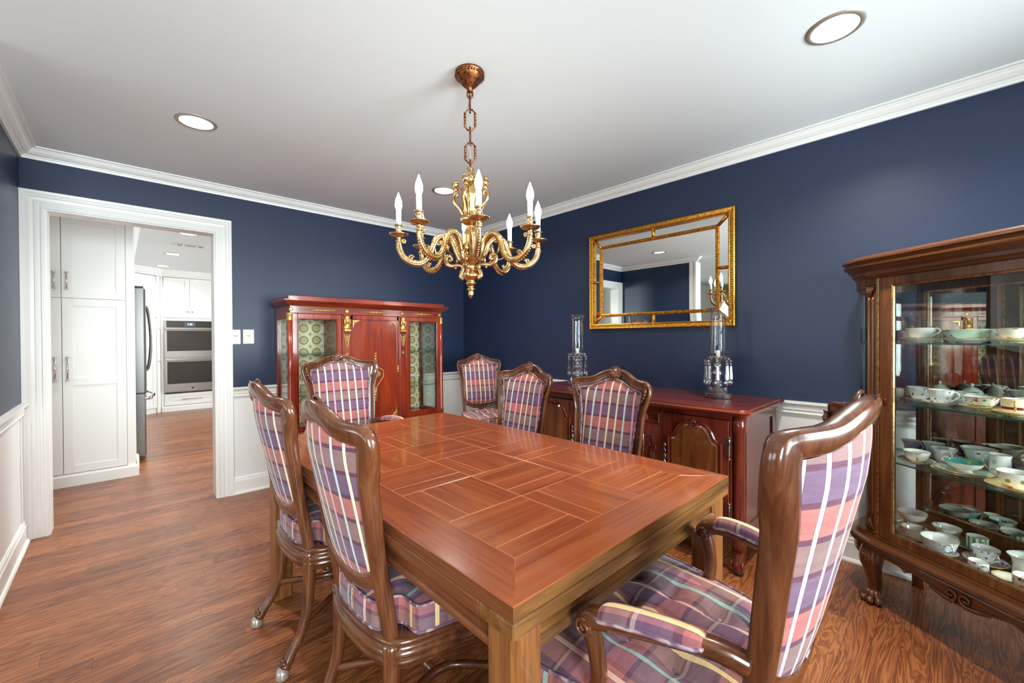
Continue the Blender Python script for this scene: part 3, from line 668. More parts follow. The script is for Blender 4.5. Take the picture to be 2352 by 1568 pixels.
# ---------------------------------------------------------------- dining chairs
PROF = [(-1, -.4), (-1, .25), (-.82, .5), (-.55, .3), (-.15, .32), (.2, .55), (.5, .5), (.62, .8), (.85, .8), (1, .4), (1, -.4), (.8, -.85), (.3, -1), (-.4, -.95), (-.85, -.75)]
def oriented(path, n=5): return cr(path, n)
def make_chair(name, label, group, arm=False):
    t = thing(name, label, 'chair', (0, 0, 0), 0, group)
    su, sv, yr, lean, bulge = (1.06, 1.14, -.225, .125, .078) if arm else (1.0, 1.0, -.195, .15, .052)
    def B(u, v, d=0.0):
        uu = u*su; v = v if v < .99 or not arm else .99 + (v - .99)*.7; vv = .45 + (v - .45)*sv
        g = .25 + .75*min(1, max(0, (v - .42)/.5))
        k = max(0, 1 - (u/.215)**2)
        return (uu, yr - (vv - .45)*lean - bulge*g*k + d, vv)
    HALF = [(.172, .385), (.173, .52), (.176, .65), (.185, .78), (.190, .86), (.202, .915), (.213, .966), (.205, .994), (.176, 1.000), (.142, 1.003), (.110, 1.012), (.080, 1.028), (.050, 1.040), (.022, 1.045), (0, 1.046)]
    path = cr(HALF + [(-u, v) for u, v in HALF[-2::-1]], 5)
    def band(m, path, wf, dh=.019, prof=PROF, out=1, d0=0.0):
        N = len(path); vs = []; L = len(prof)
        for i in range(N):
            a, b = path[max(i - 1, 0)], path[min(i + 1, N - 1)]; tx, tz = b[0] - a[0], b[1] - a[1]; q = hypot(tx, tz) or 1
            nx, nz = tz/q*out, -tx/q*out; w_ = wf(*path[i])/2
            for s_, d in prof: vs.append(B(path[i][0] + nx*s_*w_, path[i][1] + nz*s_*w_, d*dh + d0))
        fs = [(i*L + j, (i + 1)*L + j, (i + 1)*L + (j + 1) % L, i*L + (j + 1) % L) for i in range(N - 1) for j in range(L)]
        fs += [tuple(range(L)), tuple((N - 1)*L + j for j in range(L))]
        m.add(vs, fs, 0, True)
    wf = lambda u, v: .040 +   .014*max(0, min(1, (v - .88)/.08)) + .010*max(0, 1 - abs(u)/.08)*(v > .9)
    m = MB(); band(m, path, wf); fr = m.build('back_frame', M['walz'], t)
    low = cr([(-.178, .618), (-.135, .592), (-.075, .570), (-.028, .566), (0, .556), (.028, .566), (.075, .570), (.135, .592), (.178, .618)], 5)
    m = MB(); band(m, low, lambda u, v: .064 - .022*abs(u)/.18, .017, out=-1); m.build('lower_rail', M['walx'], t)
    # upholstered panel, two sided
    def vt(f):
        u = abs(f)*.18; pts = [(0, 1.022), (.03, 1.019), (.055, 1.010), (.08, .998), (.105, .984), (.13, .977), (.155, .973), (.185, .970)]
        for (a, za), (b, zb) in zip(pts, pts[1:]):
            if u <= b: return za + (zb - za)*(u - a)/(b - a)
        return pts[-1][1]
    vb = lambda f: .60 - .022*(1 - f*f)
    def hw(v):
        pts = [(.4, .151), (.65, .156), (.78, .166), (.86, .171), (.915, .182), (.96, .189), (1.1, .189)]
        for (a, wa), (b, wb) in zip(pts, pts[1:]):
            if v <= b: return wa + (wb - wa)*(v - a)/(b - a)
        return pts[-1][1]
    def panel(f, g, sgn):
        v = vb(f) + (vt(f) - vb(f))*g; u = f*hw(v)
        k = (1 - abs(f)**4)*(1 - abs(2*g - 1)**6)
        return B(u, v, (.006 + .030*k) if sgn > 0 else (-.008 - .008*k)), (u*su, v*sv)
    m = MB()
    for sgn in (1, -1): m.grid(lambda i, j: panel(2*i - 1, j, sgn)[0], 22, 22, uv=lambda i, j: panel(2*i - 1, j, sgn)[1])
    bp = m.build('back_panel', M['plaid'], t)
    edge = [panel(-1 + 2*k/16, 1, 1)[0] for k in range(16)] + [panel(1, 1 - k/16, 1)[0] for k in range(16)] + [panel(1 - 2*k/16, 0, 1)[0] for k in range(16)] + [panel(-1, k/16, 1)[0] for k in range(16)]
    edge = [(x*.985, y + .008, z if z > .7 else z + .002) for x, y, z in edge]
    m = MB(); m.tube(edge, .0048, 6, closed=True); m.build('piping', M['cord'], bp)
    # carved shell at the crest and leaf sprays at the ears
    m = MB(); R = .035
    for sg in (1, -1):
        m.grid(lambda i, j: B(R*i*cos(2*pi*j), 1.047 + R*i*sin(2*pi*j)*1.02, sg*((.012 + .015*(1 - i*i)) if sg > 0 else .014) + (.0028*cos(9*2*pi*j)*i if sg > 0 else 0)), 8, 54, cv=True)
    m.ball(B(0, 1.050, .032), .006, 8); m.tube([B(R*cos(2*pi*k/30), 1.05 + R*sin(2*pi*k/30), .012) for k in range(30)], .004, 6, closed=True)
    m.build('shell_carving', M['walx'], fr)
    for s_ in (-1, 1):
        m = MB(); sp = [B(s_*(.214 - .0012*k*k), .992 - .016*k, .015) for k in range(6)]
        m.tube(cr(sp, 4), [.0045 + .0035*abs(cos(q*pi/4)) for q in range(21)], 8); m.build('leaf_carving', M['walz'], fr)
    # seat
    k = .045 if arm else 0.0; ky = .02 if arm else 0
    SEATH = [(0, -.232 - ky), (.08, -.228 - ky), (.15, -.214 - ky), (.196 + k*.4, -.190 - ky), (.222 + k*.6, -.12), (.256 + k, .04), (.274 + k, .15), (.272 + k, .205 + ky), (.22 + k*.5, .236 + ky), (.10, .250 + ky), (0, .256 + ky)]
    half = SEATH; loop = cr(half + [(-x, y) for x, y in half[-2:0:-1]], 4, True)
    SP = [(-.05, .368), (-.006, .360), (.004, .360), (.010, .366), (.008, .374), (.016, .379), (.018, .388), (.010, .393), (.016, .398), (.019, .406), (.012, .414), (.006, .418), (.008, .426), (.014, .430), (.014, .438), (.004, .444), (-.05, .444)]
    m = MB(); m.mold(loop, SP, closed=True, side=-1, smooth=True); m.prism([(x*.93, y*.93) for x, y in loop], .41, .441); m.build('seat_frame', M['walx'], t)
    CH = [(0, -.232 - ky), (.09, -.228 - ky), (.136, -.212 - ky), (.136, -.172), (.16, -.150), (.210 + k*.6, -.146), (.230 + k*.8, -.12), (.260 + k, .04), (.276 + k, .17), (.250 + k, .226 + ky), (.12, .244 + ky), (0, .250 + ky)]
    cl = cr(CH + [(-x, y) for x, y in CH[-2:0:-1]], 5, True); N = len(cl); z0, z1 = .444, .520
    btn = [(0, .02), (.115 + k*.4, .12), (-.115 - k*.4, .12), (.10 + k*.4, -.075), (-.10 - k*.4, -.075)]
    if arm: btn = [(sx*(.10 + .02), y) for sx in (-1, 1) for y in (-.08, .04, .16)] + [(0, -.02), (0, .10)]
    def top(x, y, rho):
        z = z1 + (.034 if arm else .024)*(1 - rho**3)
        for bx, by in btn:
            q = hypot(x - bx, y - by); z -= .026*math.exp(-(q/.03)**2) + .008*math.exp(-(q/.07)**2)
        for (ax, ay) in btn:
            pass
        return z
    rings = [(0.001, None)] + [(r, None) for r in (.12, .24, .36, .47, .58, .68, .77, .85, .92, .97, 1.0)]
    vs = []; uvs = []
    for r, _ in rings:
        for x, y in cl: X, Y = x*r, y*r; vs.append((X, Y, top(X, Y, r))); uvs.append((X, Y*1.0))
    Rn = len(rings)
    fs = [(i*N + j, (i + 1)*N + j, (i + 1)*N + (j + 1) % N, i*N + (j + 1) % N) for i in range(Rn - 1) for j in range(N)]
    m = MB(); m.add(vs, fs, 0, True, uvs); vs = []; uvs = []; arc = [0]
    for j in range(N): arc.append(arc[-1] + hypot(cl[(j + 1) % N][0] - cl[j][0], cl[(j + 1) % N][1] - cl[j][1]))
    lev = ((1.0, z1), (1.012, z1 - .012), (1.018, (z0 + z1)/2), (1.012, z0 + .012), (1.0, z0), (.6, z0))
    for off, z in lev:
        for j in range(N + 1): x, y = cl[j % N]; vs.append((x*off, y*off, z)); uvs.append((arc[j], z - z1 + (.15 if off < .9 else 0)))
    fs = [(i*(N + 1) + j, (i + 1)*(N + 1) + j, (i + 1)*(N + 1) + j + 1, i*(N + 1) + j + 1) for i in range(len(lev) - 1) for j in range(N)]
    m.add(vs, fs, 0, True, uvs); cu = m.build('cushion', M['check'], t)
    m = MB()
    for z in (z1, z0 + .003): m.tube([(x*1.004, y*1.004, z) for x, y in cl], .0045, 6, closed=True)
    m.build('piping', M['cord'], cu)
    for bx, by in btn:
        m = MB(); m.ball((bx, by, top(bx, by, hypot(bx, by)/.25) + .002), .0105, 10, sc=(1, 1, .6)); m.build('button', M['cord'], cu)
    # legs with hoof feet
    LP = [(1, -.1), (.9, .5), (.62, .72), (.4, .62), (.2, .86), (-.2, .86), (-.4, .62), (-.62, .72), (-.9, .5), (-1, -.1), (-.8, -.8), (0, -1), (.8, -.8)]
    for sx in (-1, 1):
        for back in (True, False):
            if back:
                x = .178 + k*.3; y = -.2 - ky; pts = [(x, y, .43), (x, y - .002, .33), (x + .002, y - .01, .22), (x + .006, y - .035, .13), (x + .012, y - .072, .07), (x + .016, y - .095, .035)]
                rad = [.028, .024, .020, .018, .018, .021]
            else:
                x = .236 + k; y = .215 + ky; pts = [(x - .005, y - .005, .43), (x + .012, y + .012, .36), (x + .010, y + .010, .27), (x - .002, y - .002, .16), (x + .002, y + .004, .085), (x + .014, y + .018, .035)]
                rad = [.032, .031, .024, .018, .017, .021]
            pp = cr([p + (r,) for p, r in zip(pts, rad)], 4); fd = Vector((0, -1, 0)) if back else Vector((.7, .7, 0))
            m = MB(); m.tube([(sx*p[0], p[1], p[2]) for p in pp], [p[3] for p in pp], prof=LP, up=(fd.x*sx, fd.y, 0)); e = pp[-1]
            for q in (-1, 1): m.ball((sx*e[0] + fd.y*q*.012, e[1] + .004 + fd.y*.006 - fd.x*q*.012*sx, e[2] + .022), .0095, 8)
            lg = m.build('leg', M['walz'], t)
            m = MB(); m.lathe([(0, 0), (.021, 0), (.024, .006), (.022, .02), (.018, .036), (0, .04)], c=(sx*e[0] + fd.x*sx*.006, e[1] + fd.y*.006, 0), n=14, T=None); m.build('hoof', M['hoof'], lg)
    # stretchers: a curved one on each side joined by a cross bar
    SPf = [(1, .2), (.6, .8), (0, 1), (-.6, .8), (-1, .2), (-1, -.8), (1, -.8)]
    for sx in (-1, 1):
        p = cr([(sx*(.182 + k*.3), -.222 - ky, .165), (sx*.13, -.14, .168), (sx*.075, -.04, .172), (sx*.075, .05, .172), (sx*.14, .13, .168), (sx*(.232 + k), .208 + ky, .165)], 5)
        m = MB(); m.tube(p, .012, prof=SPf, up=(0, 0, 1)); m.build('stretcher', M['waly'], t)
    m = MB(); m.tube([(-.075, .005, .172), (.075, .005, .172)], .012, prof=SPf, up=(0, 0, 1)); m.build('stretcher', M['walx'], t)
    if arm:
        for sx in (-1, 1):
            p = cr([(sx*.198, -.250, .672, .019), (sx*.225, -.20, .690, .018), (sx*.262, -.11, .692, .019), (sx*.288, -.03, .686, .020), (sx*.294, .015, .672, .021), (sx*.290, .035, .652, .018)], 6)
            m = MB(); m.tube([q[:3] for q in p], [q[3] for q in p], prof=[(1, -.3), (.9, .5), (.5, .9), (0, .75), (-.5, .9), (-.9, .5), (-1, -.3), (-.6, -1), (.6, -1)], up=(0, 0, 1))
            for q in (-1, 1):
                m.tube([(sx*.291 + q*.021, y_, z_) for y_, z_ in spiral(.020, .655, .019, .003, pi*.6, -1.6 if True else 1, 26)], .0036, 6)
            m.lathe([(0, -.021), (.019, -.02), (.019, .02), (0, .021)], n=18, T=lambda q_: (sx*.291 + q_[2], .020 + q_[0], .655 + q_[1]))
            ar = m.build('arm', M['waly'], t)
            p2 = cr([(sx*.289, .022, .655, .020), (sx*.287, .006, .60, .017), (sx*.284, .004, .54, .017), (sx*.284, .028, .48, .021), (sx*.285, .055, .41, .027)], 6)
            m = MB(); m.tube([q[:3] for q in p2], [q[3] for q in p2], prof=LP, up=(0, 1, 0)); m.build('arm_support', M['walz'], t)
            pa = cr([(sx*.232, -.195, .698), (sx*.262, -.12, .705), (sx*.284, -.05, .702), (sx*.291, -.008, .692)], 8); n_ = len(pa)
            def pad(i, j):
                q = min(int(round(i*(n_ - 1))), n_ - 1); c_ = pa[q]; e_ = max(.0, 1 - abs(2*i - 1)**8)**.5; a_ = pi*1.15*j - .075*pi
                return (c_[0] + .026*e_*cos(a_), c_[1], c_[2] + (.022*e_)*sin(a_) - .004)
            m = MB(); m.grid(pad, n_ - 1, 14, uv=lambda i, j: (j*.080 - .041, i*.2)); pd = m.build('arm_pad', M['check'], ar)
            m = MB(); m.tube([pad(i/(n_ - 1), 0) for i in range(n_)], .004, 6); m.tube([pad(i/(n_ - 1), 1) for i in range(n_)], .004, 6); m.build('piping', M['cord'], pd)
    return t
R90 = pi/2
G1, G2 = 'plaid side chairs around the table', 'plaid armchairs at the table ends'
side = make_chair('side_chair', 'plaid side chair nearest the camera on the left, its back turned to us', G1)
side.location = (-2.223, -2.752, 0); side.rotation_euler.z = -R90
def put_chair(src, x, y, rz, label):
    c = dup(src); c.location = (x, y, 0); c.rotation_euler.z = rz; c['label'] = label
put_chair(side, -2.223, -2.085, -R90, 'plaid side chair on the left side of the table, nearer the doorway')
put_chair(side, -1.350, -2.72, R90, 'plaid side chair across the table, directly in front of the sideboard middle')
put_chair(side, -1.345, -2.075, R90, 'plaid side chair across the table, farther one beside the corner chair')
put_chair(side, -.36, -.88, radians(160), 'plaid chair standing away from the table in the far corner of the room')
armc = make_chair('armchair', 'large plaid armchair in the foreground with padded arms and tufted seat', G2, True)
armc.location = (-1.957, -3.47, 0)
put_chair(armc, -1.87, -1.465, pi, 'plaid chair at the far table end, in front of the glazed red cabinet')
# ---------------------------------------------------------------- dining table
t = thing('dining_table', 'large worn oak parquet-top dining table in the middle of the room', 'table', (-1.9235, -2.555, 0))
HX, HY, ZT = .5155, .87, .76
m = MB()
B_ = .118; c = .0016
# border planks with mitred corners (grain runs along each plank)
def slab(m, out, z0, z1, mi, em=None):
    n = len(out); cx = sum(p[0] for p in out)/n; cy_ = sum(p[1] for p in out)/n
    ins = [(x + (c if x < cx else -c), y + (c if y < cy_ else -c)) for x, y in out]
    vs = [(x, y, z0) for x, y in out] + [(x, y, z1 - c) for x, y in out] + [(x, y, z1) for x, y in ins]
    fs = [tuple(range(n))[::-1], tuple(range(2*n, 3*n))] + [(k*n + i, k*n + (i + 1) % n, (k + 1)*n + (i + 1) % n, (k + 1)*n + i) for k in (0, 1) for i in range(n)]
    m.add(vs, fs, mi)
    if em is not None:
        for q in range(2, 2 + n): m.mi[-len(fs) + q] = em
g = .0009
for s_ in (-1, 1):
    slab(m, [(-HX, s_*HY), (HX, s_*HY), (HX - B_, s_*(HY - B_)), (-HX + B_, s_*(HY - B_))], ZT - .03, ZT, 0, 3)
    slab(m, [(s_*HX, -HY), (s_*HX, HY), (s_*(HX - B_), HY - B_), (s_*(HX - B_), -HY + B_)], ZT - .03, ZT, 1, 4)
# basket parquet: each module is a strip and a square board, turned in alternate modules
ix, iy = HX - B_, HY - B_; nx, ny = 3, 6; mx_, my_ = 2*ix/nx, 2*iy/ny; sw = .066
for i in range(nx):
    for j in range(ny):
        x0, y0 = -ix + i*mx_, -iy + j*my_; x1, y1 = x0 + mx_, y0 + my_
        if (i + j) % 2 == 0:
            slab(m, [(x0 + g, y0 + g), (x1 - g, y0 + g), (x1 - g, y0 + sw - g), (x0 + g, y0 + sw - g)], ZT - .02, ZT, 0)
            slab(m, [(x0 + g, y0 + sw + g), (x1 - g, y0 + sw + g), (x1 - g, y1 - g), (x0 + g, y1 - g)], ZT - .02, ZT, 0)
        else:
            slab(m, [(x0 + g, y0 + g), (x0 + sw - g, y0 + g), (x0 + sw - g, y1 - g), (x0 + g, y1 - g)], ZT - .02, ZT, 1)
            slab(m, [(x0 + sw + g, y0 + g), (x1 - g, y0 + g), (x1 - g, y1 - g), (x0 + sw + g, y1 - g)], ZT - .02, ZT, 1)
m.box(-HX + .002, HX - .002, -HY + .002, HY - .002, ZT - .029, ZT - .0009, mi=2)
m.build('tabletop', [M['oakx'], M['oaky'], M['joint'], M['oakside'], M['oaksidey']], t)
m = MB()
m.box(-HX, HX, -HY, -HY + .1, ZT - .066, ZT - .034, .003, mi=0); m.box(-HX, HX, HY - .1, HY, ZT - .066, ZT - .034, .003, mi=0)
m.box(-HX, -HX + .1, -HY + .1, HY - .1, ZT - .066, ZT - .034, .003, mi=1); m.box(HX - .1, HX, -HY + .1, HY - .1, ZT - .066, ZT - .034, .003, mi=1)
m.box(-HX + .02, HX - .02, -HY + .02, HY - .02, ZT - .07, ZT - .028, mi=1)
m.build('draw_leaf', [M['oakside'], M['oaksidey']], t)
A = [(0, .632), (.016, .632), (.020, .637), (.020, .645), (.014, .650), (.008, .653), (.009, .664), (.014, .676), (.022, .686), (.022, .692), (0, .692)]
for pth, mt in (([(-HX + .034, -HY + .034), (HX - .034, -HY + .034)], 'oakside'), ([(HX - .034, -HY + .034), (HX - .034, HY - .034)], 'oaksidey'), ([(HX - .034, HY - .034), (-HX + .034, HY - .034)], 'oakside'), ([(-HX + .034, HY - .034), (-HX + .034, -HY + .034)], 'oaksidey')):
    m = MB(); m.mold(pth, A, side=-1); m.mold(pth, [(-.02, .632), (0, .632), (0, .692), (-.02, .692)], side=-1); m.build('apron', M[mt], t)
for sx in (-1, 1):
    for sy in (-1, 1):
        m = MB(); x, y = sx*(HX - .052), sy*(HY - .052); w_ = .0405
        m.box(x - w_, x + w_, y - w_, y + w_, .0, .692, .009); m.build('leg', M['oakleg'], t)
# ---------------------------------------------------------------- glazed red mahogany cabinet on the back wall
t = thing('display_cabinet', 'red mahogany glazed display cabinet with gilt mounts against the back wall', 'cabinet', (-1.281, 0, 0))
BW, FY = .70, -.42
ring3 = [(-BW, -.012), (-BW, FY), (BW, FY), (BW, -.012)]
m = MB(); m.mold(ring3, [(0, 1.505), (.004, 1.505), (.01, 1.512), (.014, 1.514), (.03, 1.526), (.044, 1.536), (.046, 1.541), (.052, 1.544), (.052, 1.550), (0, 1.550)], side=-1)
m.mold(ring3, [(-.1, 1.550), (.012, 1.550), (.012, 1.580), (.009, 1.583), (-.1, 1.583)], side=-1); m.box(-BW, BW, FY, -.012, 1.57, 1.582); m.build('cornice', M['mahx'], t)
m = MB(); m.box(-BW, BW, FY, -.012, 1.447, 1.505, .002); m.build('frieze', M['mahx'], t)
m = MB(); m.box(-BW + .034, BW - .034, FY + .036, -.014, .476, .504); m.box(-BW + .034, BW - .034, FY + .036, -.014, 1.425, 1.446)
m.box(-BW + .006, BW - .006, -.022, -.013, .06, 1.445)
for x in (-.30, .30): m.box(x - .012, x + .012, FY + .037, -.0215, .502, 1.43)
m.build('carcass', M['mahz'], t)
for a, b in ((-BW + .02, -.312), (.312, BW - .02)):
    m = MB(); m.add([(a, -.0235, .506), (b, -.0235, .506), (b, -.0235, 1.424), (a, -.0235, 1.424)], [(0, 1, 2, 3)], uvs=[(a, .506), (b, .506), (b, 1.424), (a, 1.424)]); m.build('silk_lining', M['lining'], t)
for s_ in (-1, 1):                                          # end frames: back post, front post, rails
    m = MB(); m.box(s_*BW, s_*(BW - .03), -.055, -.012, .505, 1.447, .002); m.box(s_*BW, s_*(BW - .03), FY + .022, FY + .09, .505, 1.447, .002)
    m.box(s_*BW, s_*(BW - .03), FY + .09, -.055, .505, .535, .002); m.box(s_*BW, s_*(BW - .03), FY + .09, -.055, 1.405, 1.447, .002); ef = m.build('end_frame', M['mahz'], t)
    m = MB(); m.box(s_*(BW - .013), s_*(BW - .017), FY + .09, -.055, .535, 1.405); m.build('end_glass', M['cabglass'], ef)
for z in (.785, 1.118):
    for a, b in ((-BW + .03, -.312), (.312, BW - .03)):
        m = MB(); m.box(a, b, FY + .05, -.026, z - .003, z + .003, mi=0); m.box(a, b, FY + .048, FY + .05, z - .003, z + .003, mi=1); m.build('glass_shelf', [M['shelfglass'], M['shelfedge']], t)
def glazed(x0, x1):
    m = MB(); y0, y1, w_ = FY, FY + .026, .038
    m.box(x0, x0 + w_, y0, y1, .505, 1.445, .003); m.box(x1 - w_, x1, y0, y1, .505, 1.445, .003)
    m.box(x0 + w_, x1 - w_, y0, y1, .505, .543, .003); m.box(x0 + w_, x1 - w_, y0, y1, 1.406, 1.445, .003)
    d = m.build('glass_door', M['mahz'], t)
    m = MB(); m.box(x0 + w_ - .003, x1 - w_ + .003, y0 + .010, y0 + .014, .54, 1.41); m.build('pane', M['cabglass'], d)
    m = MB(); gx0, gx1 = x0 + w_, x1 - w_
    m.mold([(gx0, .543), (gx0, 1.406), (gx1, 1.406), (gx1, .543)], [(0, 0), (-.008, 0), (-.003, -.006), (0, -.006)], closed=True, T=lambda p: (p[0], y0 + .004 + p[2], p[1])); m.build('glazing_bead', M['mahz'], d)
glazed(-.683, -.30); glazed(.30, .683)
# centre door
m = MB(); x0, x1 = -.225, .225
m.box(x0, x0 + .02, FY, FY + .026, .505, 1.445, .003); m.box(x1 - .02, x1, FY, FY + .026, .505, 1.445, .003); m.box(x0, x1, FY, FY + .026, 1.406, 1.445, .003); m.box(x0, x1, FY, FY + .026, .505, .53, .003)
m.box(x0 + .02, x1 - .02, FY + .008, FY + .026, .53, 1.406); cd = m.build('panel_door', M['mahz'], t)
def gilt(fn, name, parent):
    m = MB(); fn(m); return m.build(name, M['gilt'], parent)
YF = FY + .008
def spandrels(m):
    for sx in (-1, 1):
        for zc, sz in ((1.402, -1), (.534, 1)):
            cx = sx*(.203); R = .082; out = [(cx, zc)] + [(cx - sx*(R - R*sin(a)), zc + sz*(R - R*cos(a))) for a in [pi/2*k/10 for k in range(11)]]
            m.prism(out, YF - .004, YF, T=lambda p: (p[0], p[2], p[1]))
            for k in range(5):
                a = pi/2*(k + .5)/5; m.tube([(cx - sx*.012, YF - .006, zc + sz*.012), (cx - sx*(.012 + .045*cos(a)*.55), YF - .006, zc + sz*(.012 + .045*sin(a)*.55))], .003, 6)
gilt(spandrels, 'gilt_spandrel', cd)
def medal(m):
    hexa = [(0, 1.0), (.075, .955), (.075, .905), (.0, .80), (-.075, .905), (-.075, .955)]
    m.tube([(x, YF - .003, z) for x, z in hexa], .0035, 6, closed=True)
    m.lathe([(.046, 0), (.046, .004), (.03, .007), (.012, .006), (0, .012)], n=32, mod=lambda a, j: 1 + (.10*cos(12*a) if j < 3 else 0), T=lambda p: (p[0]*1.15, YF - p[2], .925 + p[1]*.72))
    for z0, sg in ((1.0, 1), (.80, -1)):                   # spear finials above and below
        m.prism([(-.016, 0), (.016, 0), (.004, .03), (-.004, .03)], YF - .004, YF, T=lambda p: (p[0], p[2], z0 + sg*p[1]))
        for k in range(4): m.ball((0, YF - .003, z0 + sg*(.035 + .024*k)), .012 - .002*k, 8, sc=(.9, .5, 1)); m.tube([(-.018 + .003*k, YF - .003, z0 + sg*(.05 + .022*k)), (0, YF - .003, z0 + sg*(.036 + .022*k)), (.018 - .003*k, YF - .003, z0 + sg*(.05 + .022*k))], .003, 6)
gilt(medal, 'gilt_medallion', cd)
gilt(lambda m: (m.tube([(.214, FY - .003, .93 + .006*k) for k in range(12)], [.002 + .005*abs(sin(k*.9)) for k in range(12)], 8), m.lathe([(.01, 0), (.01, .003), (0, .004)], n=14, T=lambda p: (.214 + p[0], FY - p[2], .965 + p[1]))), 'escutcheon', cd)
# pilasters with gilt busts
for px in (-.2615, .2615):
    m = MB(); m.box(px - .036, px + .036, FY - .004, FY + .03, .505, 1.445, .003); m.box(px - .03, px + .03, FY - .022, FY, 1.30, 1.31, .002); m.box(px - .03, px + .03, FY - .030, FY, 1.432, 1.447, .002)
    m.box(px - .026, px + .026, FY - .010, FY, .52, 1.29, .003); pl = m.build('pilaster', M['mahz'], t)
    m = MB()
    m.box(px - .029, px + .029, FY - .034, FY - .004, 1.306, 1.322, .003)
    m.lathe([(0, 1.322), (.028, 1.322), (.031, 1.335), (.029, 1.35), (.024, 1.362), (.014, 1.368), (.012, 1.378)], c=(px, FY - .014, 0), n=18, T=lambda p: (p[0], FY - .014 + (p[1] - FY + .014)*.7, p[2]))
    m.ball((px, FY - .022, 1.392), .0195, 14, sc=(.88, 1, 1.22)); m.ball((px, FY - .043, 1.390), .0045, 8, sc=(.8, 1, 1.6))
    m.ball((px - .007, FY - .040, 1.397), .003, 6); m.ball((px + .007, FY - .040, 1.397), .003, 6); m.ball((px, FY - .0405, 1.380), .0035, 6, sc=(1.5, .6, .6))
    m.lathe([(.0195, 1.404), (.0225, 1.407), (.0215, 1.416), (.0235, 1.425), (.0235, 1.432), (0, 1.433)], c=(px, FY - .015, 0), n=18)
    for s_ in (-1, 1): m.tube([(px + s_*.018, FY - .02, 1.41), (px + s_*.022, FY - .022, 1.385), (px + s_*.019, FY - .026, 1.352)], .006, 8)
    m.build('gilt_bust', M['gilt'], pl)
    def palm(m):
        m.tube([(px, FY - .013, 1.285), (px, FY - .013, 1.18)], .003, 6)
        for k in range(6):
            w_ = .024 - .003*k; z = 1.272 - .016*k
            for s_ in (-1, 1): m.tube(cr([(px, FY - .013, z - .014), (px + s_*w_*.7, FY - .014, z - .010), (px + s_*w_, FY - .014, z + .004), (px + s_*w_*.7, FY - .014, z + .008)], 3), .0026, 6)
        m.ball((px, FY - .013, 1.172), .006, 8)
        for k in range(6): a = pi*k/3 + .2; m.tube([(px, FY - .012, 1.112), (px + .020*cos(a), FY - .012, 1.112 + .020*sin(a))], [.004, .0008], 6)
    gilt(palm, 'gilt_palmette', pl)
for s_ in (-1, 1):                                          # quarter columns on the corners
    x = s_*(BW - .004)
    m = MB(); m.lathe([(0, .505), (.026, .505), (.026, .54), (.021, .56), (.020, 1.0), (.019, 1.40), (.0, 1.40)], c=(x, FY + .018, 0), n=20); co = m.build('corner_column', M['mahz'], t)
    m = MB(); m.lathe([(.019, 1.388), (.0225, 1.39), (.0205, 1.396), (.021, 1.43), (.025, 1.436), (.025, 1.446), (0, 1.446)], c=(x, FY + .018, 0), n=20); m.build('gilt_capital', M['gilt'], co)
def frieze_mounts(m):
    for x in (-.692, -.254, .262, .672): m.lathe([(.015, 0), (.015, .003), (.010, .006), (.006, .004), (0, .007)], n=20, mod=lambda a, j: 1 + .1*cos(8*a), T=lambda p: (x + p[0], FY - p[2], 1.476 + p[1]))
    for x in (-.462, .012, .468):
        m.lathe([(.012, 0), (.011, .005), (0, .008)], n=16, T=lambda p: (x + p[0]*1.3, FY - p[2], 1.476 + p[1]))
        for s_ in (-1, 1):
            for k in range(5):
                xx = x + s_*(.022 + .015*k); m.ball((xx, FY - .002, 1.476), .008 - .001*k, 8, sc=(1.4, .5, 1 - .1*k))
                m.tube([(xx, FY - .002, 1.476), (xx + s_*.010, FY - .003, 1.486 - .001*k)], .002, 5); m.tube([(xx, FY - .002, 1.476), (xx + s_*.010, FY - .003, 1.466 + .001*k)], .002, 5)
            m.tube([(x + s_*.09, FY - .002, 1.476), (x + s_*.128, FY - .002, 1.476)], [.0035, .001], 6)
gilt(frieze_mounts, 'gilt_frieze_mount', t)
m = MB(); m.box(-BW - .01, BW + .01, FY - .012, -.012, .47, .503, .004); m.box(-BW, BW, FY + .01, -.02, .10, .47, .003); m.box(-BW - .008, BW + .008, FY - .006, -.012, .05, .10, .004)
for x in (-.46, 0, .46): m.box(x - .2, x + .2, FY, FY + .02, .13, .445, .004)
m.build('base', M['mahx'], t)
for sx in (-1, 1):
    for y in (FY + .05, -.06): m = MB(); m.lathe([(0, 0), (.026, 0), (.034, .02), (.028, .04), (.034, .05), (0, .05)], c=(sx*(BW - .05), y, 0), n=16); m.build('foot', M['mahz'], t)
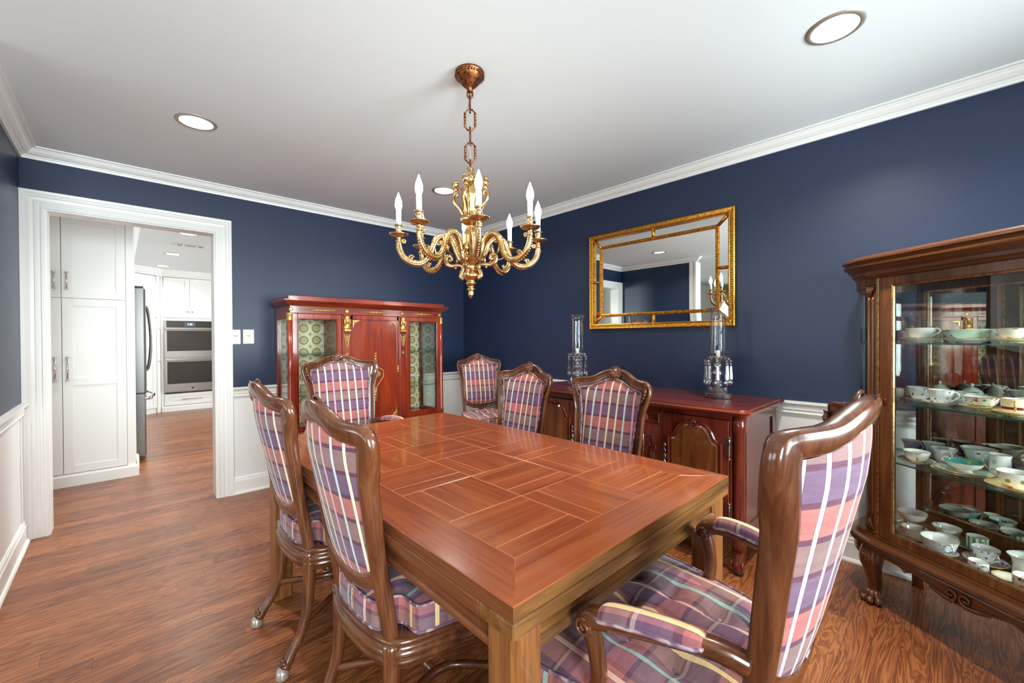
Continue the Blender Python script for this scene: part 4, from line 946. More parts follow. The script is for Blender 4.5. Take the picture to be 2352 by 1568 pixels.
# ---------------------------------------------------------------- sideboard
t = thing('sideboard', 'dark cherry sideboard with arched panel doors along the right wall', 'sideboard', (-.035, -2.45, 0), -R90)
W2, FYS, ZS = .765, -.575, .87
m = MB()
out = [(-.81, 0), (-.81, -.60), (-.795, -.625), (-.77, -.635), (.77, -.635), (.795, -.625), (.81, -.60), (.81, 0)]
m.mold(out, [(-.12, ZS - .034), (-.014, ZS - .034), (-.012, ZS - .028), (-.002, ZS - .022), (0, ZS - .014), (-.004, ZS - .008), (-.012, ZS - .006), (-.016, ZS - .001), (-.12, ZS - .001)], side=-1)
m.prism([(x*.985, y*.98 if y else 0) for x, y in out], ZS - .03, ZS); m.build('worktop', M['cherx'], t)
m = MB(); m.box(-W2 + .02, W2 - .02, FYS + .02, 0, .17, ZS - .034); m.build('carcass', M['cherz'], t)
for s_ in (-1, 1):
    x = s_*W2; a, b = x, x - s_*.02
    m = MB(); m.box(a, b, FYS + .05, FYS + .11, .17, ZS - .034, .002); m.box(a, b, -.07, 0, .17, ZS - .034, .002); m.box(a, b, FYS + .11, -.07, .17, .24, .002); m.box(a, b, FYS + .11, -.07, ZS - .10, ZS - .034, .002); m.box(x - s_*.008, x - s_*.02, FYS + .11, -.07, .24, ZS - .10); m.build('end_panel', M['cherz'], t)
for s_ in (-1, 1):                                          # round corner posts ending in scroll feet
    x = s_*(W2 - .027); y = FYS + .027
    m = MB(); m.lathe([(0, .12), (.034, .12), (.034, .19), (.030, .20), (.028, .21), (.028, .735), (.031, .745), (.034, .752), (.034, ZS - .034), (0, ZS - .034)], c=(x, y, 0), n=24); po = m.build('corner_post', M['cherz'], t)
    m = MB(); m.tube(cr([(x, y + .004, .125, .034), (x, y - .004, .09, .030), (x, y - .022, .05, .026), (x, y - .02, .018, .020)], 4) and [q[:3] for q in cr([(x, y + .004, .125, .034), (x, y - .004, .09, .030), (x, y - .022, .05, .026), (x, y - .02, .018, .020)], 4)], [q[3] for q in cr([(x, y + .004, .125, .034), (x, y - .004, .09, .030), (x, y - .022, .05, .026), (x, y - .02, .018, .020)], 4)], 12)
    for q in (-1, 1): m.tube([(x + q*.026, y - .012 + yy, zz) for yy, zz in spiral(-.01, .052, .024, .004, 0, 1.5, 20)], .005, 6)
    m.build('scroll_foot', M['cherz'], po)
    m = MB(); m.lathe([(0, 0), (.018, 0), (.02, .012), (.016, .02), (0, .02)], c=(x, y - .02, 0), n=14); m.build('foot_pad', M['black'], po)
    m = MB(); m.box(s_*(W2 - .05), s_*W2, -.05, 0, 0, .18, .004); m.build('back_foot', M['cherz'], t)
m = MB(); n = 40; bot = [(-.70 + 1.4*k/n, .165 + .02*cos(4*pi*k/n)*1 - .012*(abs(k - n/2) < 6)) for k in range(n + 1)]
m.prism([(-.70, .245), (.70, .245)] + bot[::-1], FYS, FYS + .02, T=lambda p: (p[0], p[2], p[1])); m.build('apron', M['cherx'], t)
m = MB(); m.box(-.71, .71, FYS, FYS + .02, .805, ZS - .034, .002)
for x0, x1 in ((-.71, -.699), (-.326, -.205), (.205, .326), (.699, .71)): m.box(x0, x1, FYS, FYS + .02, .245, .805, .001)
m.box(-.205, .205, FYS, FYS + .02, .70, .72, .001); m.build('face_frame', M['cherz'], t)
def flowers(m):
    for s_ in (-1, 1):
        x = s_*.262; Y = FYS - .003
        m.tube(cr([(x - .012*s_, Y, .46), (x + .014, Y, .50), (x - .012, Y, .555), (x + .006, Y, .60), (x, Y, .645)], 6), .0035, 6)
        for z in (.53, .645):
            for k in range(6): a = pi*k/3; m.ball((x + .012*cos(a), Y - .001, z + .012*sin(a)), .0075, 8, sc=(1, .6, 1))
            m.ball((x, Y - .004, z), .006, 8)
        for dx, z in ((.018, .575), (-.018, .59), (.016, .48)): m.ball((x + dx, Y, z), .011, 8, sc=(1, .4, .6)); m.ball((x + dx, Y, z + .012), .009, 8, sc=(.7, .4, 1))
m = MB(); flowers(m); m.build('flower_carving', M['carve'], t)
TF = lambda y: (lambda p: (p[0], y - p[2], p[1]))
def raised(m, x0, x1, z0, z1, y, w_=.018):
    m.mold([(x0, z0), (x0, z1), (x1, z1), (x1, z0)], [(0, 0), (0, .004), (-.005, .009), (-.010, .009), (-w_, 0)], closed=True, T=TF(y))
for s_ in (-1, 1):
    x0, x1 = sorted((s_*.206, s_*.324)); m = MB(); m.box(x0, x1, FYS - .004, FYS + .01, .722, .802, .002); raised(m, x0 + .012, x1 - .012, .732, .792, FYS - .004); m.build('corner_block', M['cherx'], t)
m = MB(); m.box(-.203, .203, FYS - .004, FYS + .015, .722, .802, .002); raised(m, -.19, .19, .732, .792, FYS - .004); dr = m.build('drawer', M['cherx'], t)
m = MB()
for s_ in (-1, 1): m.ball((s_*.1, FYS - .012, .762), .010, 10); m.lathe([(.014, 0), (.012, .004), (0, .005)], n=14, T=lambda p, s_=s_: (s_*.1 + p[0], FYS - .004 - p[2], .762 + p[1]))
m.build('knob', M['pewter'], dr)
def arch(cx, hw, z0, zs, zt):
    k = (zt - zs)/.1
    h = [(hw, zs), (hw*.86, zs + .002*k), (hw*.76, zs + .022*k), (hw*.66, zs + .055*k), (hw*.50, zs + .086*k), (hw*.30, zs + .1*k), (hw*.14, zs + .092*k), (0, zs + .078*k)]
    h = h[:2] + cr(h[1:], 4)[1:]
    return [(cx + hw, z0)] + [(cx + x, z) for x, z in h] + [(cx - x, z) for x, z in h[-2::-1]] + [(cx - hw, z0)]
def door(x0, x1, hinge):
    cx = (x0 + x1)/2; hw = (x1 - x0)/2 - .037; m = MB()
    m.box(x0, x1, FYS - .004, FYS + .018, .25, .801, .003); d = m.build('door', M['cherz'], t)
    o = arch(cx, hw, .305, .672, .768)
    m = MB(); m.mold(o, [(.006, 0), (.006, .004), (0, .012), (-.008, .010), (-.012, .003), (-.012, 0)], closed=True, side=-1 if True else 1, T=TF(FYS - .004)); m.build('panel_moulding', M['cherz'], d)
    o2 = arch(cx, hw - .028, .333, .655, .742)
    m = MB(); m.prism(o2, FYS - .013, FYS - .004, T=lambda p: (p[0], p[2], p[1])); m.build('raised_panel', M['burl'], d)
    m = MB(); m.mold(o2, [(0, .002), (.02, .001), (.004, .010), (0, .011)], closed=True, side=-1, T=TF(FYS - .004)); m.build('panel_bevel', M['burl'], d)
    m = MB()
    for s_ in (-1, 1): m.tube([(cx + s_*(.012 + xx), FYS - .012, .742 + zz) for xx, zz in spiral(0, 0, .014, .003, pi*.5, -1.3, 20)], .0045, 6)
    for k in range(5): a = pi/2 + (k - 2)*.38; m.ball((cx + .014*cos(a), FYS - .010, .752 + .022*sin(a)), .009, 8, sc=(.6, .6, 1.2))
    m.build('scroll_carving', M['carve'], d)
    hx = x1 + .003 if hinge > 0 else x0 - .003
    for zc in (.655, .305):
        m = MB(); prof = []
        for k in range(25):
            z = -.06 + .005*k; e_ = abs(z)/.06; prof.append((.0072 if e_ < .72 else .004 + .0035*abs(sin((e_ - .72)*28)), z))
        m.lathe([(0, -.061)] + prof + [(0, .061)], c=(hx, FYS - .008, zc), n=12); m.build('hinge', M['pewter'], d)
    kx = x0 + .016 if hinge > 0 else x1 - .016
    m = MB(); m.tube([(kx + .003*sin(k*1.1), FYS - .009, .50 + .0062*k) for k in range(21)], [.003 + .0065*abs(sin(k*.62)) for k in range(21)], 8)
    m.lathe([(.015, 0), (.012, .005), (0, .007)], n=16, T=lambda p: (kx + p[0], FYS - .004 - p[2], .545 + p[1]*1.4)); m.build('escutcheon', M['pewter'], d)
door(.328, .697, 1); door(-.697, -.328, -1)
m = MB(); m.box(-.203, .203, FYS - .004, FYS + .018, .25, .698, .003); d = m.build('door', M['cherz'], t)
o = arch(0, .155, .305, .60, .672); m = MB(); m.mold(o, [(.006, 0), (.006, .004), (0, .012), (-.008, .010), (-.012, 0)], closed=True, side=-1, T=TF(FYS - .004)); m.build('panel_moulding', M['cherz'], d)
for s_ in (-1, 1):
    m = MB(); m.lathe([(0, -.06), (.004, -.06), (.007, -.045), (.007, .045), (.004, .06), (0, .06)], c=(s_*.206, FYS - .008, .60), n=12); m.build('hinge', M['pewter'], d)
# ---------------------------------------------------------------- crystal candle lamps standing on it
def candle_lamp(x, y, label):
    t = thing('candle_lamp', label, 'candle lamp', (x, y, ZS), .2, 'crystal candle lamps on the sideboard'); t.scale = (1.18, 1.18, 1.05)
    m = MB(); m.lathe([(0, .0), (.064, 0), (.067, .003), (.067, .027), (.064, .03), (.047, .03), (.047, .062), (.044, .065), (0, .065)], n=10, smooth=False); m.build('base', M['crystal'], t)
    m = MB(); m.lathe([(0, .066), (.03, .066), (.034, .078), (.022, .092), (.014, .11), (.02, .125), (.030, .13), (.030, .155), (.018, .16), (.012, .175), (.026, .19), (.018, .203), (.012, .208), (0, .208)], n=14); m.build('stem', M['crystal'], t)
    m = MB(); sc = lambda a, j: 1 + (.10*cos(8*a) if j in (3, 4) else 0)
    m.lathe([(.012, .205), (.03, .209), (.048, .222), (.064, .240), (.066, .241), (.048, .226), (.03, .213), (.012, .21)], n=48, mod=sc); m.build('drip_pan', M['crystal'], t)
    for k in range(8):
        a = 2*pi*k/8 + .1; px, py = .0585*cos(a), .0585*sin(a); m = MB()
        for z in (.214, .197): m.lathe([(0, -.0085), (.006, -.006), (.0095, 0), (.006, .006), (0, .0085)], c=(px, py, z), n=8, smooth=False)
        m.lathe([(0, .186), (.005, .186), (.0105, .112), (.007, .108), (.0125, .096), (.010, .085), (0, .072)], c=(px, py, 0), n=6, smooth=False)
        m.build('prism', M['crystal'], t)
    m = MB(); m.lathe([(0, .212), (.0105, .212), (.0105, .275), (.008, .277), (0, .277)], n=16); ca = m.build('candle', M['candle'], t)
    m = MB(); m.tube([(0, 0, .276), (.001, .001, .288)], .0012, 6); m.build('wick', M['black'], ca)
    prof = [(.018, .226), (.028, .230), (.036, .243), (.039, .265), (.039, .34), (.037, .42), (.036, .47), (.038, .495), (.046, .525)]
    m = MB(); m.lathe(prof + [(r - .0015, z) for r, z in prof[::-1]], n=32); m.tube([(.0385*cos(a), .0385*sin(a), .385 + .012*sin(6*a)) for a in [2*pi*k/60 for k in range(60)]], .0009, 4, closed=True)
    m.tube([(.038*cos(a), .038*sin(a), .40 - .014*sin(6*a)) for a in [2*pi*k/60 for k in range(60)]], .0009, 4, closed=True); m.build('hurricane_shade', M['shade'], t)
candle_lamp(-.27, -2.965, 'tall crystal prism candle lamp on the near right end of the sideboard')
candle_lamp(-.36, -1.955, 'tall crystal prism candle lamp on the far left end of the sideboard')
# ---------------------------------------------------------------- wall mirror
t = thing('wall_mirror', 'gilt framed rectangular mirror with bordered panes on the navy right wall', 'mirror', (0, -2.401, 0), -R90)
X1, Z0, Z1 = .577, 1.313, 2.098; ix, iz0, iz1 = .465, 1.424, 1.986
TM = lambda p: (p[0], -p[2], p[1])
m = MB(); m.mold([(-X1, Z0), (-X1, Z1), (X1, Z1), (X1, Z0)], [(0, 0), (0, .026), (-.006, .032), (-.012, .030), (-.03, .026), (-.034, .031), (-.040, .028), (-.042, .012), (-.042, 0)], closed=True, T=TM)
fr = m.build('frame', M['giltf'], t)
m = MB()
for k in range(74):
    x = -X1 + .045 + (2*X1 - .09)*k/73
    for z in (Z0 + .021, Z1 - .021): m.box(x - .003, x + .003, -.031, -.026, z - .007, z + .007, .001)
for k in range(48):
    z = Z0 + .045 + (Z1 - Z0 - .09)*k/47
    for s_ in (-1, 1): m.box(s_*(X1 - .021) - .007, s_*(X1 - .021) + .007, -.031, -.026, z - .003, z + .003, .001)
m.build('frame_reeding', M['giltf'], fr)
m = MB(); m.mold([(-ix, iz0), (-ix, iz1), (ix, iz1), (ix, iz0)], [(.012, .006), (.012, .018), (.006, .021), (0, .018), (-.006, .021), (-.012, .018), (-.012, .006)], closed=True, T=TM); inn = m.build('inner_frame', M['giltf'], t)
m = MB()
def beads(a, b, n):
    for k in range(n): q = (k + .5)/n; m.ball((a[0] + (b[0] - a[0])*q, -.021, a[1] + (b[1] - a[1])*q), .0052, 6)
beads((-ix, iz0), (ix, iz0), 62); beads((-ix, iz1), (ix, iz1), 62); beads((-ix, iz0), (-ix, iz1), 38); beads((ix, iz0), (ix, iz1), 38); m.build('beading', M['giltf'], inn)
def bar(a, b):
    m = MB(); m.tube([(a[0], -.014, a[1]), (b[0], -.014, b[1])], .011, 8); m.ball((a[0], -.024, a[1]), .014, 8, sc=(1, .5, 1)); m.ball((b[0], -.018, b[1]), .011, 8, sc=(1, .5, 1))
    for k in range(3): q = .12 + .12*k; m.ball((a[0] + (b[0] - a[0])*q, -.024, a[1] + (b[1] - a[1])*q), .009 - .002*k, 8, sc=(1, .6, 1))
    m.build('divider', M['giltf'], t)
for s_ in (-1, 1):
    for z, zi in ((Z0 + .03, iz0), (Z1 - .03, iz1)): bar((s_*(X1 - .03), z), (s_*ix, zi))
    bar((s_*(X1 - .03), (Z0 + Z1)/2), (s_*ix, (Z0 + Z1)/2))
bar((0, Z0 + .03), (0, iz0)); bar((0, Z1 - .03), (0, iz1))
m = MB(); m.box(-ix, ix, -.010, -.006, iz0, iz1); m.build('centre_glass', M['mirror'], t)
m = MB(); e, f_ = .040, .004
o = [(-X1 + e, Z0 + e), (-X1 + e, Z1 - e), (X1 - e, Z1 - e), (X1 - e, Z0 + e)]; i_ = [(-ix, iz0), (-ix, iz1), (ix, iz1), (ix, iz0)]
m.add([(x, -.007, z) for x, z in o] + [(x, -.0135, z) for x, z in i_], [(k, (k + 1) % 4, 4 + (k + 1) % 4, 4 + k) for k in range(4)]); m.build('border_glass', M['mirror'], t)
m = MB(); m.box(-X1 + .01, X1 - .01, -.004, 0, Z0 + .01, Z1 - .01); m.build('backing', M['black'], t)
# ---------------------------------------------------------------- bow-sided china cabinet
CO, CR = (-.278, -4.204), radians(-124.8)
t = thing('china_cabinet', 'tall oak china cabinet with curved glass sides and claw feet at the right edge', 'cabinet', (CO[0], CO[1], 0), CR)
FC = -.38
SIDE = cr([(-.43, 0), (-.488, -.09), (-.512, -.18), (-.503, -.26), (-.473, -.325), (-.430, -.362), (-.38, FC)], 5)
PL = SIDE + [(-x, y) for x, y in SIDE[::-1]]
SR = cr([(-.43, 0), (-.488, -.09), (-.512, -.18), (-.503, -.26), (-.473, -.325), (-.430, -.362), (-.375, -.380), (-.32, FC - .004)], 6)
PLR = SR + [(-x, y) for x, y in SR[::-1]]
m = MB(); m.mold(PLR, [(-.08, 1.512), (.010, 1.512), (.013, 1.520), (.020, 1.526), (.022, 1.540), (.034, 1.548), (.040, 1.560), (.052, 1.566), (.054, 1.574), (.046, 1.580), (.052, 1.588), (.060, 1.592), (.060, 1.600), (.048, 1.606), (.03, 1.609), (.026, 1.616), (-.08, 1.616)], side=-1)
m.prism(PL, 1.50, 1.612); m.build('cornice', M['antx'], t)
m = MB(); m.mold(PL[:len(SIDE)], [(-.016, 1.462), (0, 1.462), (.004, 1.466), (.004, 1.512), (-.016, 1.512)], side=-1); m.mold(PL[len(SIDE):], [(-.016, 1.462), (0, 1.462), (.004, 1.466), (.004, 1.512), (-.016, 1.512)], side=-1); m.build('side_rail', M['anty'], t)
m = MB(); m.prism(PL, .270, .326); m.mold(PLR, [(-.08, .256), (.014, .256), (.020, .262), (.030, .268), (.025, .276), (.034, .283), (.030, .294), (.012, .300), (.008, .308), (.006, .322), (-.08, .322)], side=-1); m.build('base', M['antx'], t)
m = MB(); n = 60; h = lambda x: .240 - .034*(.5 + .5*cos(pi*min(1, abs(x)/.17))) - .010*math.exp(-((abs(x) - .19)/.018)**2)
xs_ = [-.33 + .66*k/n for k in range(n + 1)]
m.prism([(-.33, .262), (.33, .262)] + [(x, h(x)) for x in xs_[::-1]], FC - .020, FC + .004, T=lambda p: (p[0], p[2], p[1]))
for s_ in (-1, 1):
    sd = [(abs(x), y) for x, y in SIDE][::-1]; N = len(sd)
    m.grid(lambda i, j: (s_*(sd[int(round(i*(N - 1)))][0] + .012), sd[int(round(i*(N - 1)))][1] - .004, .262 - j*(.05*(1 - i)**2 + .018)), N - 1, 2)
ap = m.build('apron', M['antx'], t)
m = MB(); m.tube([(x, FC - .021, h(x) + .003) for x in xs_[3:-3]], .0045, 6)
for s_ in (-1, 1):
    m.tube([(s_*(.024 + xx), FC - .025, .238 + zz) for xx, zz in spiral(0, 0, .022, .005, pi*1.5, -1.2, 24)], .0055, 6)
    m.tube(cr([(s_*.010, FC - .024, .214), (s_*.05, FC - .024, .217), (s_*.09, FC - .023, .228), (s_*.13, FC - .022, .240)], 5), [.0065*(1 - k/18) + .001 for k in range(16)], 6)
    m.tube(cr([(s_*.02, FC - .024, .208), (s_*.06, FC - .024, .212), (s_*.10, FC - .023, .224)], 6), [.005*(1 - k/15) + .001 for k in range(13)], 6)
    m.ball((s_*.19, FC - .022, .234), .008, 8)
m.build('scroll_carving', M['antx'], ap)
# claw-footed front legs and bracket back legs
for s_ in (-1, 1):
    x, y = s_*.352, FC + .016
    pp = cr([(x, y, .262, .036), (x + s_*.006, y - .012, .20, .038), (x + s_*.004, y - .006, .15, .029), (x - s_*.002, y + .002, .09, .022), (x, y, .05, .021), (x + s_*.002, y - .006, .03, .026)], 5)
    m = MB(); m.tube([q[:3] for q in pp], [q[3] for q in pp], prof=[(1, .7), (.5, 1), (-.5, 1), (-1, .7), (-1.0, -.6), (-.6, -1), (.6, -1), (1, -.6)], up=(0, -1, 0))
    for k in range(3): m.tube(cr([(x + (k - 1)*.014, y - .046, .225), (x + (k - 1)*.017, y - .05, .20), (x + (k - 1)*.008, y - .042, .165)], 4), [.0075 - .0006*q for q in range(9)], 6)
    lg = m.build('leg', M['antz'], t)
    m = MB()
    for k in range(4):
        a = radians(-90 + (k - 1.5)*42); ca_, sa_ = cos(a), sin(a)
        q = cr([(x + .006*ca_, y + .006*sa_, .052, .014), (x + .022*ca_, y - .004 + .022*sa_, .043, .0165), (x + .034*ca_, y - .004 + .034*sa_, .028, .0125), (x + .044*ca_, y - .004 + .044*sa_, .017, .0155), (x + .052*ca_, y - .004 + .052*sa_, .012, .010)], 4)
        m.tube([p_[:3] for p_ in q], [p_[3] for p_ in q], 10)
    m.ball((x, y - .006, .024), .034, 14, sc=(1, 1, .7)); m.build('claw_foot', M['antx'], lg)
    m = MB(); m.prism([(.0, .262), (.10, .262), (.095, .20), (.07, .19), (.062, .16), (.05, .15), (.056, .1), (.05, .04), (.056, 0), (0, 0)], -.045, -.02, T=lambda p: (s_*(.44 - p[0]), p[2], p[1])); m.build('back_leg', M['antz'], t)
# corner posts with carved caps
for s_ in (-1, 1):
    m = MB(); x0, x1 = s_*.38, s_*.332
    m.box(x0, x1, FC, FC + .04, .318, 1.512, .004)
    for k in range(2): m.lathe([(0, .40), (.0055, .402), (.0065, .42), (.0065, 1.40), (.0055, 1.42), (0, 1.423)], c=(s_*(.366 - .018*k), FC - .001, 0), n=10)
    po = m.build('corner_post', M['antz'], t)
    for z, sg in ((1.452, 1), (.365, -1)):
        m = MB()
        for k in range(5): m.tube(cr([(s_*.357, FC - .003, z - sg*.025), (s_*.357 + (k - 2)*.005, FC - .008, z), (s_*.357 + (k - 2)*.0085, FC - .005, z + sg*.024)], 4), [.003 + .002*sin(pi*q/8) for q in range(9)], 6)
        m.box(s_*.378, s_*.334, FC - .006, FC, z + sg*.028, z + sg*.04, .003)
        m.build('leaf_carving', M['antz'], po)
    m = MB(); m.box(s_*.3315, s_*.3195, FC - .003, FC + .02, .32, 1.51, .001); m.build('metal_strip', M['brassd'], t)
# door
m = MB(); a, b = .318, .262
for s_ in (-1, 1): m.box(s_*a, s_*b, FC - .004, FC + .022, .322, 1.510, .003)
m.box(-b, b, FC - .004, FC + .022, .322, .362, .003); m.box(-b, b, FC - .004, FC + .022, 1.470, 1.510, .003); dr = m.build('door', M['antz'], t)
m = MB(); m.mold([(-b, .362), (-b, 1.470), (b, 1.470), (b, .362)], [(.001, 0), (-.007, 0), (-.005, .006), (.001, .008)], closed=True, T=lambda p: (p[0], FC + .004 - p[2], p[1])); m.build('gilt_bead', M['brassd'], dr)
m = MB(); m.box(-b, b, FC + .006, FC + .010, .360, 1.472); m.build('pane', M['cabglass'], dr)
m = MB(); m.lathe([(.007, 0), (.007, .002), (0, .003)], n=14, T=lambda p: (-.290 + p[0], FC - .004 - p[2], .945 + p[1]*2.2)); m.build('keyhole_plate', M['bronze'], dr)
# curved glass, back and shelves
for s_ in (-1, 1):
    sp = [(x*.992, y) for x, y in SIDE[1:-2]]; N = len(sp); m = MB()
    m.grid(lambda i, j: (s_*-1*(-sp[int(round(i*(N - 1)))][0]), sp[int(round(i*(N - 1)))][1], .318 + j*1.15), N - 1, 1)
    m.grid(lambda i, j: (s_*-1*(-sp[int(round(i*(N - 1)))][0]*.990), sp[int(round(i*(N - 1)))][1], .318 + j*1.15), N - 1, 1); m.build('curved_glass', M['cabglass'], t)
    m = MB(); m.box(s_*.437, s_*.418, -.03, 0, .318, 1.50, .002); m.build('back_post', M['antz'], t)
m = MB(); m.box(-.418, .418, -.030, -.006, .32, .395, .003); m.box(-.418, .418, -.030, -.006, 1.462, 1.50, .003); m.box(-.43, .43, -.006, 0, .32, 1.50)
for s_ in (-1, 1): m.box(s_*.418, s_*.395, -.030, -.006, .395, 1.462, .003)
m.box(-.022, .022, -.030, -.006, .395, 1.462, .003); m.build('back_frame', M['antz'], t)
for s_ in (-1, 1):
    m = MB(); m.box(s_*.395, s_*.022, -.018, -.014, .395, 1.462); bm_ = m.build('back_mirror', M['mirrord'], t)
    m = MB(); m.mold([(s_*.395, .395), (s_*.395, 1.462), (s_*.022, 1.462), (s_*.022, .395)], [(0, .014), (0, .02), (-.006*s_*1, .019), (-.008*s_, .014)], closed=True, side=-1, T=lambda p: (p[0], -p[2], p[1])); m.build('mirror_bevel', M['brassd'], bm_)
SHZ = {1: 1.2135, 2: .9465, 3: .6765, 0: .3265}
for z in (1.213, .946, .676):
    sp = [(x*.96, max(y, FC + .03)) for x, y in SIDE if y < -.03]; o = [(-.41, -.034)] + sp + [(-x, y) for x, y in sp[::-1]] + [(.41, -.034)]
    m = MB(); m.prism(o, z - .007, z); nf = len(m.f); m.mi = [0, 0] + [1]*(nf - 2); m.build('glass_shelf', [M['shelfglass'], M['shelfedge']], t)
# ---------------------------------------------------------------- chandelier
t = thing('chandelier', 'ornate gilt brass chandelier with eight candle arms hanging over the table', 'chandelier', (-1.785, -2.46, 0))
gad = lambda n_, a_, lo, hi: (lambda a, j: 1 + (a_*abs(cos(n_*a/2)) - a_/2 if lo <= j <= hi else 0))
m = MB(); m.lathe([(.064, H), (.066, H - .004), (.065, H - .010), (.062, H - .012), (.061, H - .022), (.053, H - .032), (.051, H - .035), (.036, H - .054), (.018, H - .070), (.013, H - .074), (.013, H - .082), (.008, H - .09), (0, H - .09)], n=64, mod=gad(28, .05, 2, 8)); ca = m.build('canopy', M['bronze'], t)
m = MB()
for k in range(30): a = 2*pi*k/30; m.ball((.0625*cos(a), .0625*sin(a), H - .019), .0055, 6)
m.build('canopy_beading', M['bronze'], ca)
def link(zc, h, w_, rot, fancy):
    pts = [(w_*.45, h/2), (w_, h/2 - w_*.7), (w_, -h/2 + w_*.7), (w_*.45, -h/2), (-w_*.45, -h/2), (-w_, -h/2 + w_*.7), (-w_, h/2 - w_*.7), (-w_*.45, h/2)]
    m = MB(); P3 = [(x*cos(rot), x*sin(rot), zc + z) for x, z in (pts if fancy else cr(pts, 4, True))]
    m.tube(P3, .0038, 8, closed=True)
    if fancy:
        for s_ in (-1, 1):
            for z in (-h*.22, -h*.08, h*.08, h*.22): m.ball((s_*w_*cos(rot), s_*w_*sin(rot), zc + z), .007, 8, sc=(.9, .9, 1.3))
            for z in (h/2 - w_*.7, -h/2 + w_*.7): m.ball((s_*w_*cos(rot), s_*w_*sin(rot), zc + z), .0055, 8)
    m.build('chain_link', M['bronze'], t)
d0 = radians(-43); z = H - .087
link(z - .010, .034, .011, d0, False)
zc = z - .055; fancy = False
for k, (h, w_, fn) in enumerate(((.072, .008, False), (.092, .023, True), (.078, .008, False), (.088, .022, True), (.070, .009, False))):
    zc = (z - .018 - h/2) if k == 0 else zc - (hp + h)/2 + .010
    link(zc, h, w_, d0 + (pi/2 if not fn else 0), fn); hp = h
m = MB(); m.tube(cr([(.004, 0, H - .09), (-.008, .004, H - .17), (.006, .006, H - .26), (-.005, -.004, H - .33), (.003, 0, 2.05)], 8), .0022, 6); m.build('cord', plain('grey_cord', (150, 140, 124), .6), t)
zt = zc - hp/2
m = MB(); m.tube([(.021*sin(2*pi*k/20)*cos(d0), .021*sin(2*pi*k/20)*sin(d0), zt - .012 + .028*cos(2*pi*k/20)) for k in range(20)], [.0055 + .003*(sin(k*1.7)**2) for k in range(20)], 8, closed=True)
m.build('top_ring', M['brass'], t)
ZB = 1.423
body = [(0, 1.423), (.006, 1.425), (.011, 1.436), (.013, 1.448), (.010, 1.455), (.019, 1.462), (.017, 1.468), (.010, 1.472), (.017, 1.480), (.023, 1.490), (.023, 1.496), (.013, 1.499), (.026, 1.507), (.036, 1.517), (.038, 1.528), (.033, 1.537), (.026, 1.543), (.020, 1.556), (.022, 1.572), (.040, 1.590), (.050, 1.597), (.056, 1.604), (.056, 1.610), (.050, 1.613), (.050, 1.640), (.055, 1.644), (.055, 1.652), (.042, 1.656), (.038, 1.662), (.036, 1.70), (.032, 1.715), (.028, 1.722), (.022, 1.736), (.016, 1.742), (.016, 1.750), (.030, 1.757), (.042, 1.768), (.044, 1.778), (.040, 1.786), (.033, 1.790), (.030, 1.796), (.031, 1.815), (.036, 1.850), (.042, 1.876), (.046, 1.884), (.044, 1.890), (.045, 1.912), (.041, 1.918), (.024, 1.936), (.015, 1.946), (.012, 1.956), (.024, 1.964), (.025, 1.970), (.014, 1.976), (.012, 2.000), (.016, 2.008), (.010, 2.014), (.009, zt - .034), (0, zt - .032)]
def mod(a, j):
    z = body[j][1]
    if 1.505 < z < 1.532 or 1.764 < z < 1.784: return 1 + .05*abs(cos(10*a))
    if 1.797 < z < 1.87: return 1 + .07*abs(cos(7*a))
    if 1.43 < z < 1.45: return 1 + .06*cos(8*a)
    return 1
m = MB(); m.lathe(body, n=96, mod=mod); m.build('stem', M['brass'], t)
A0 = radians(13)
RB, ZC = .315, 1.664
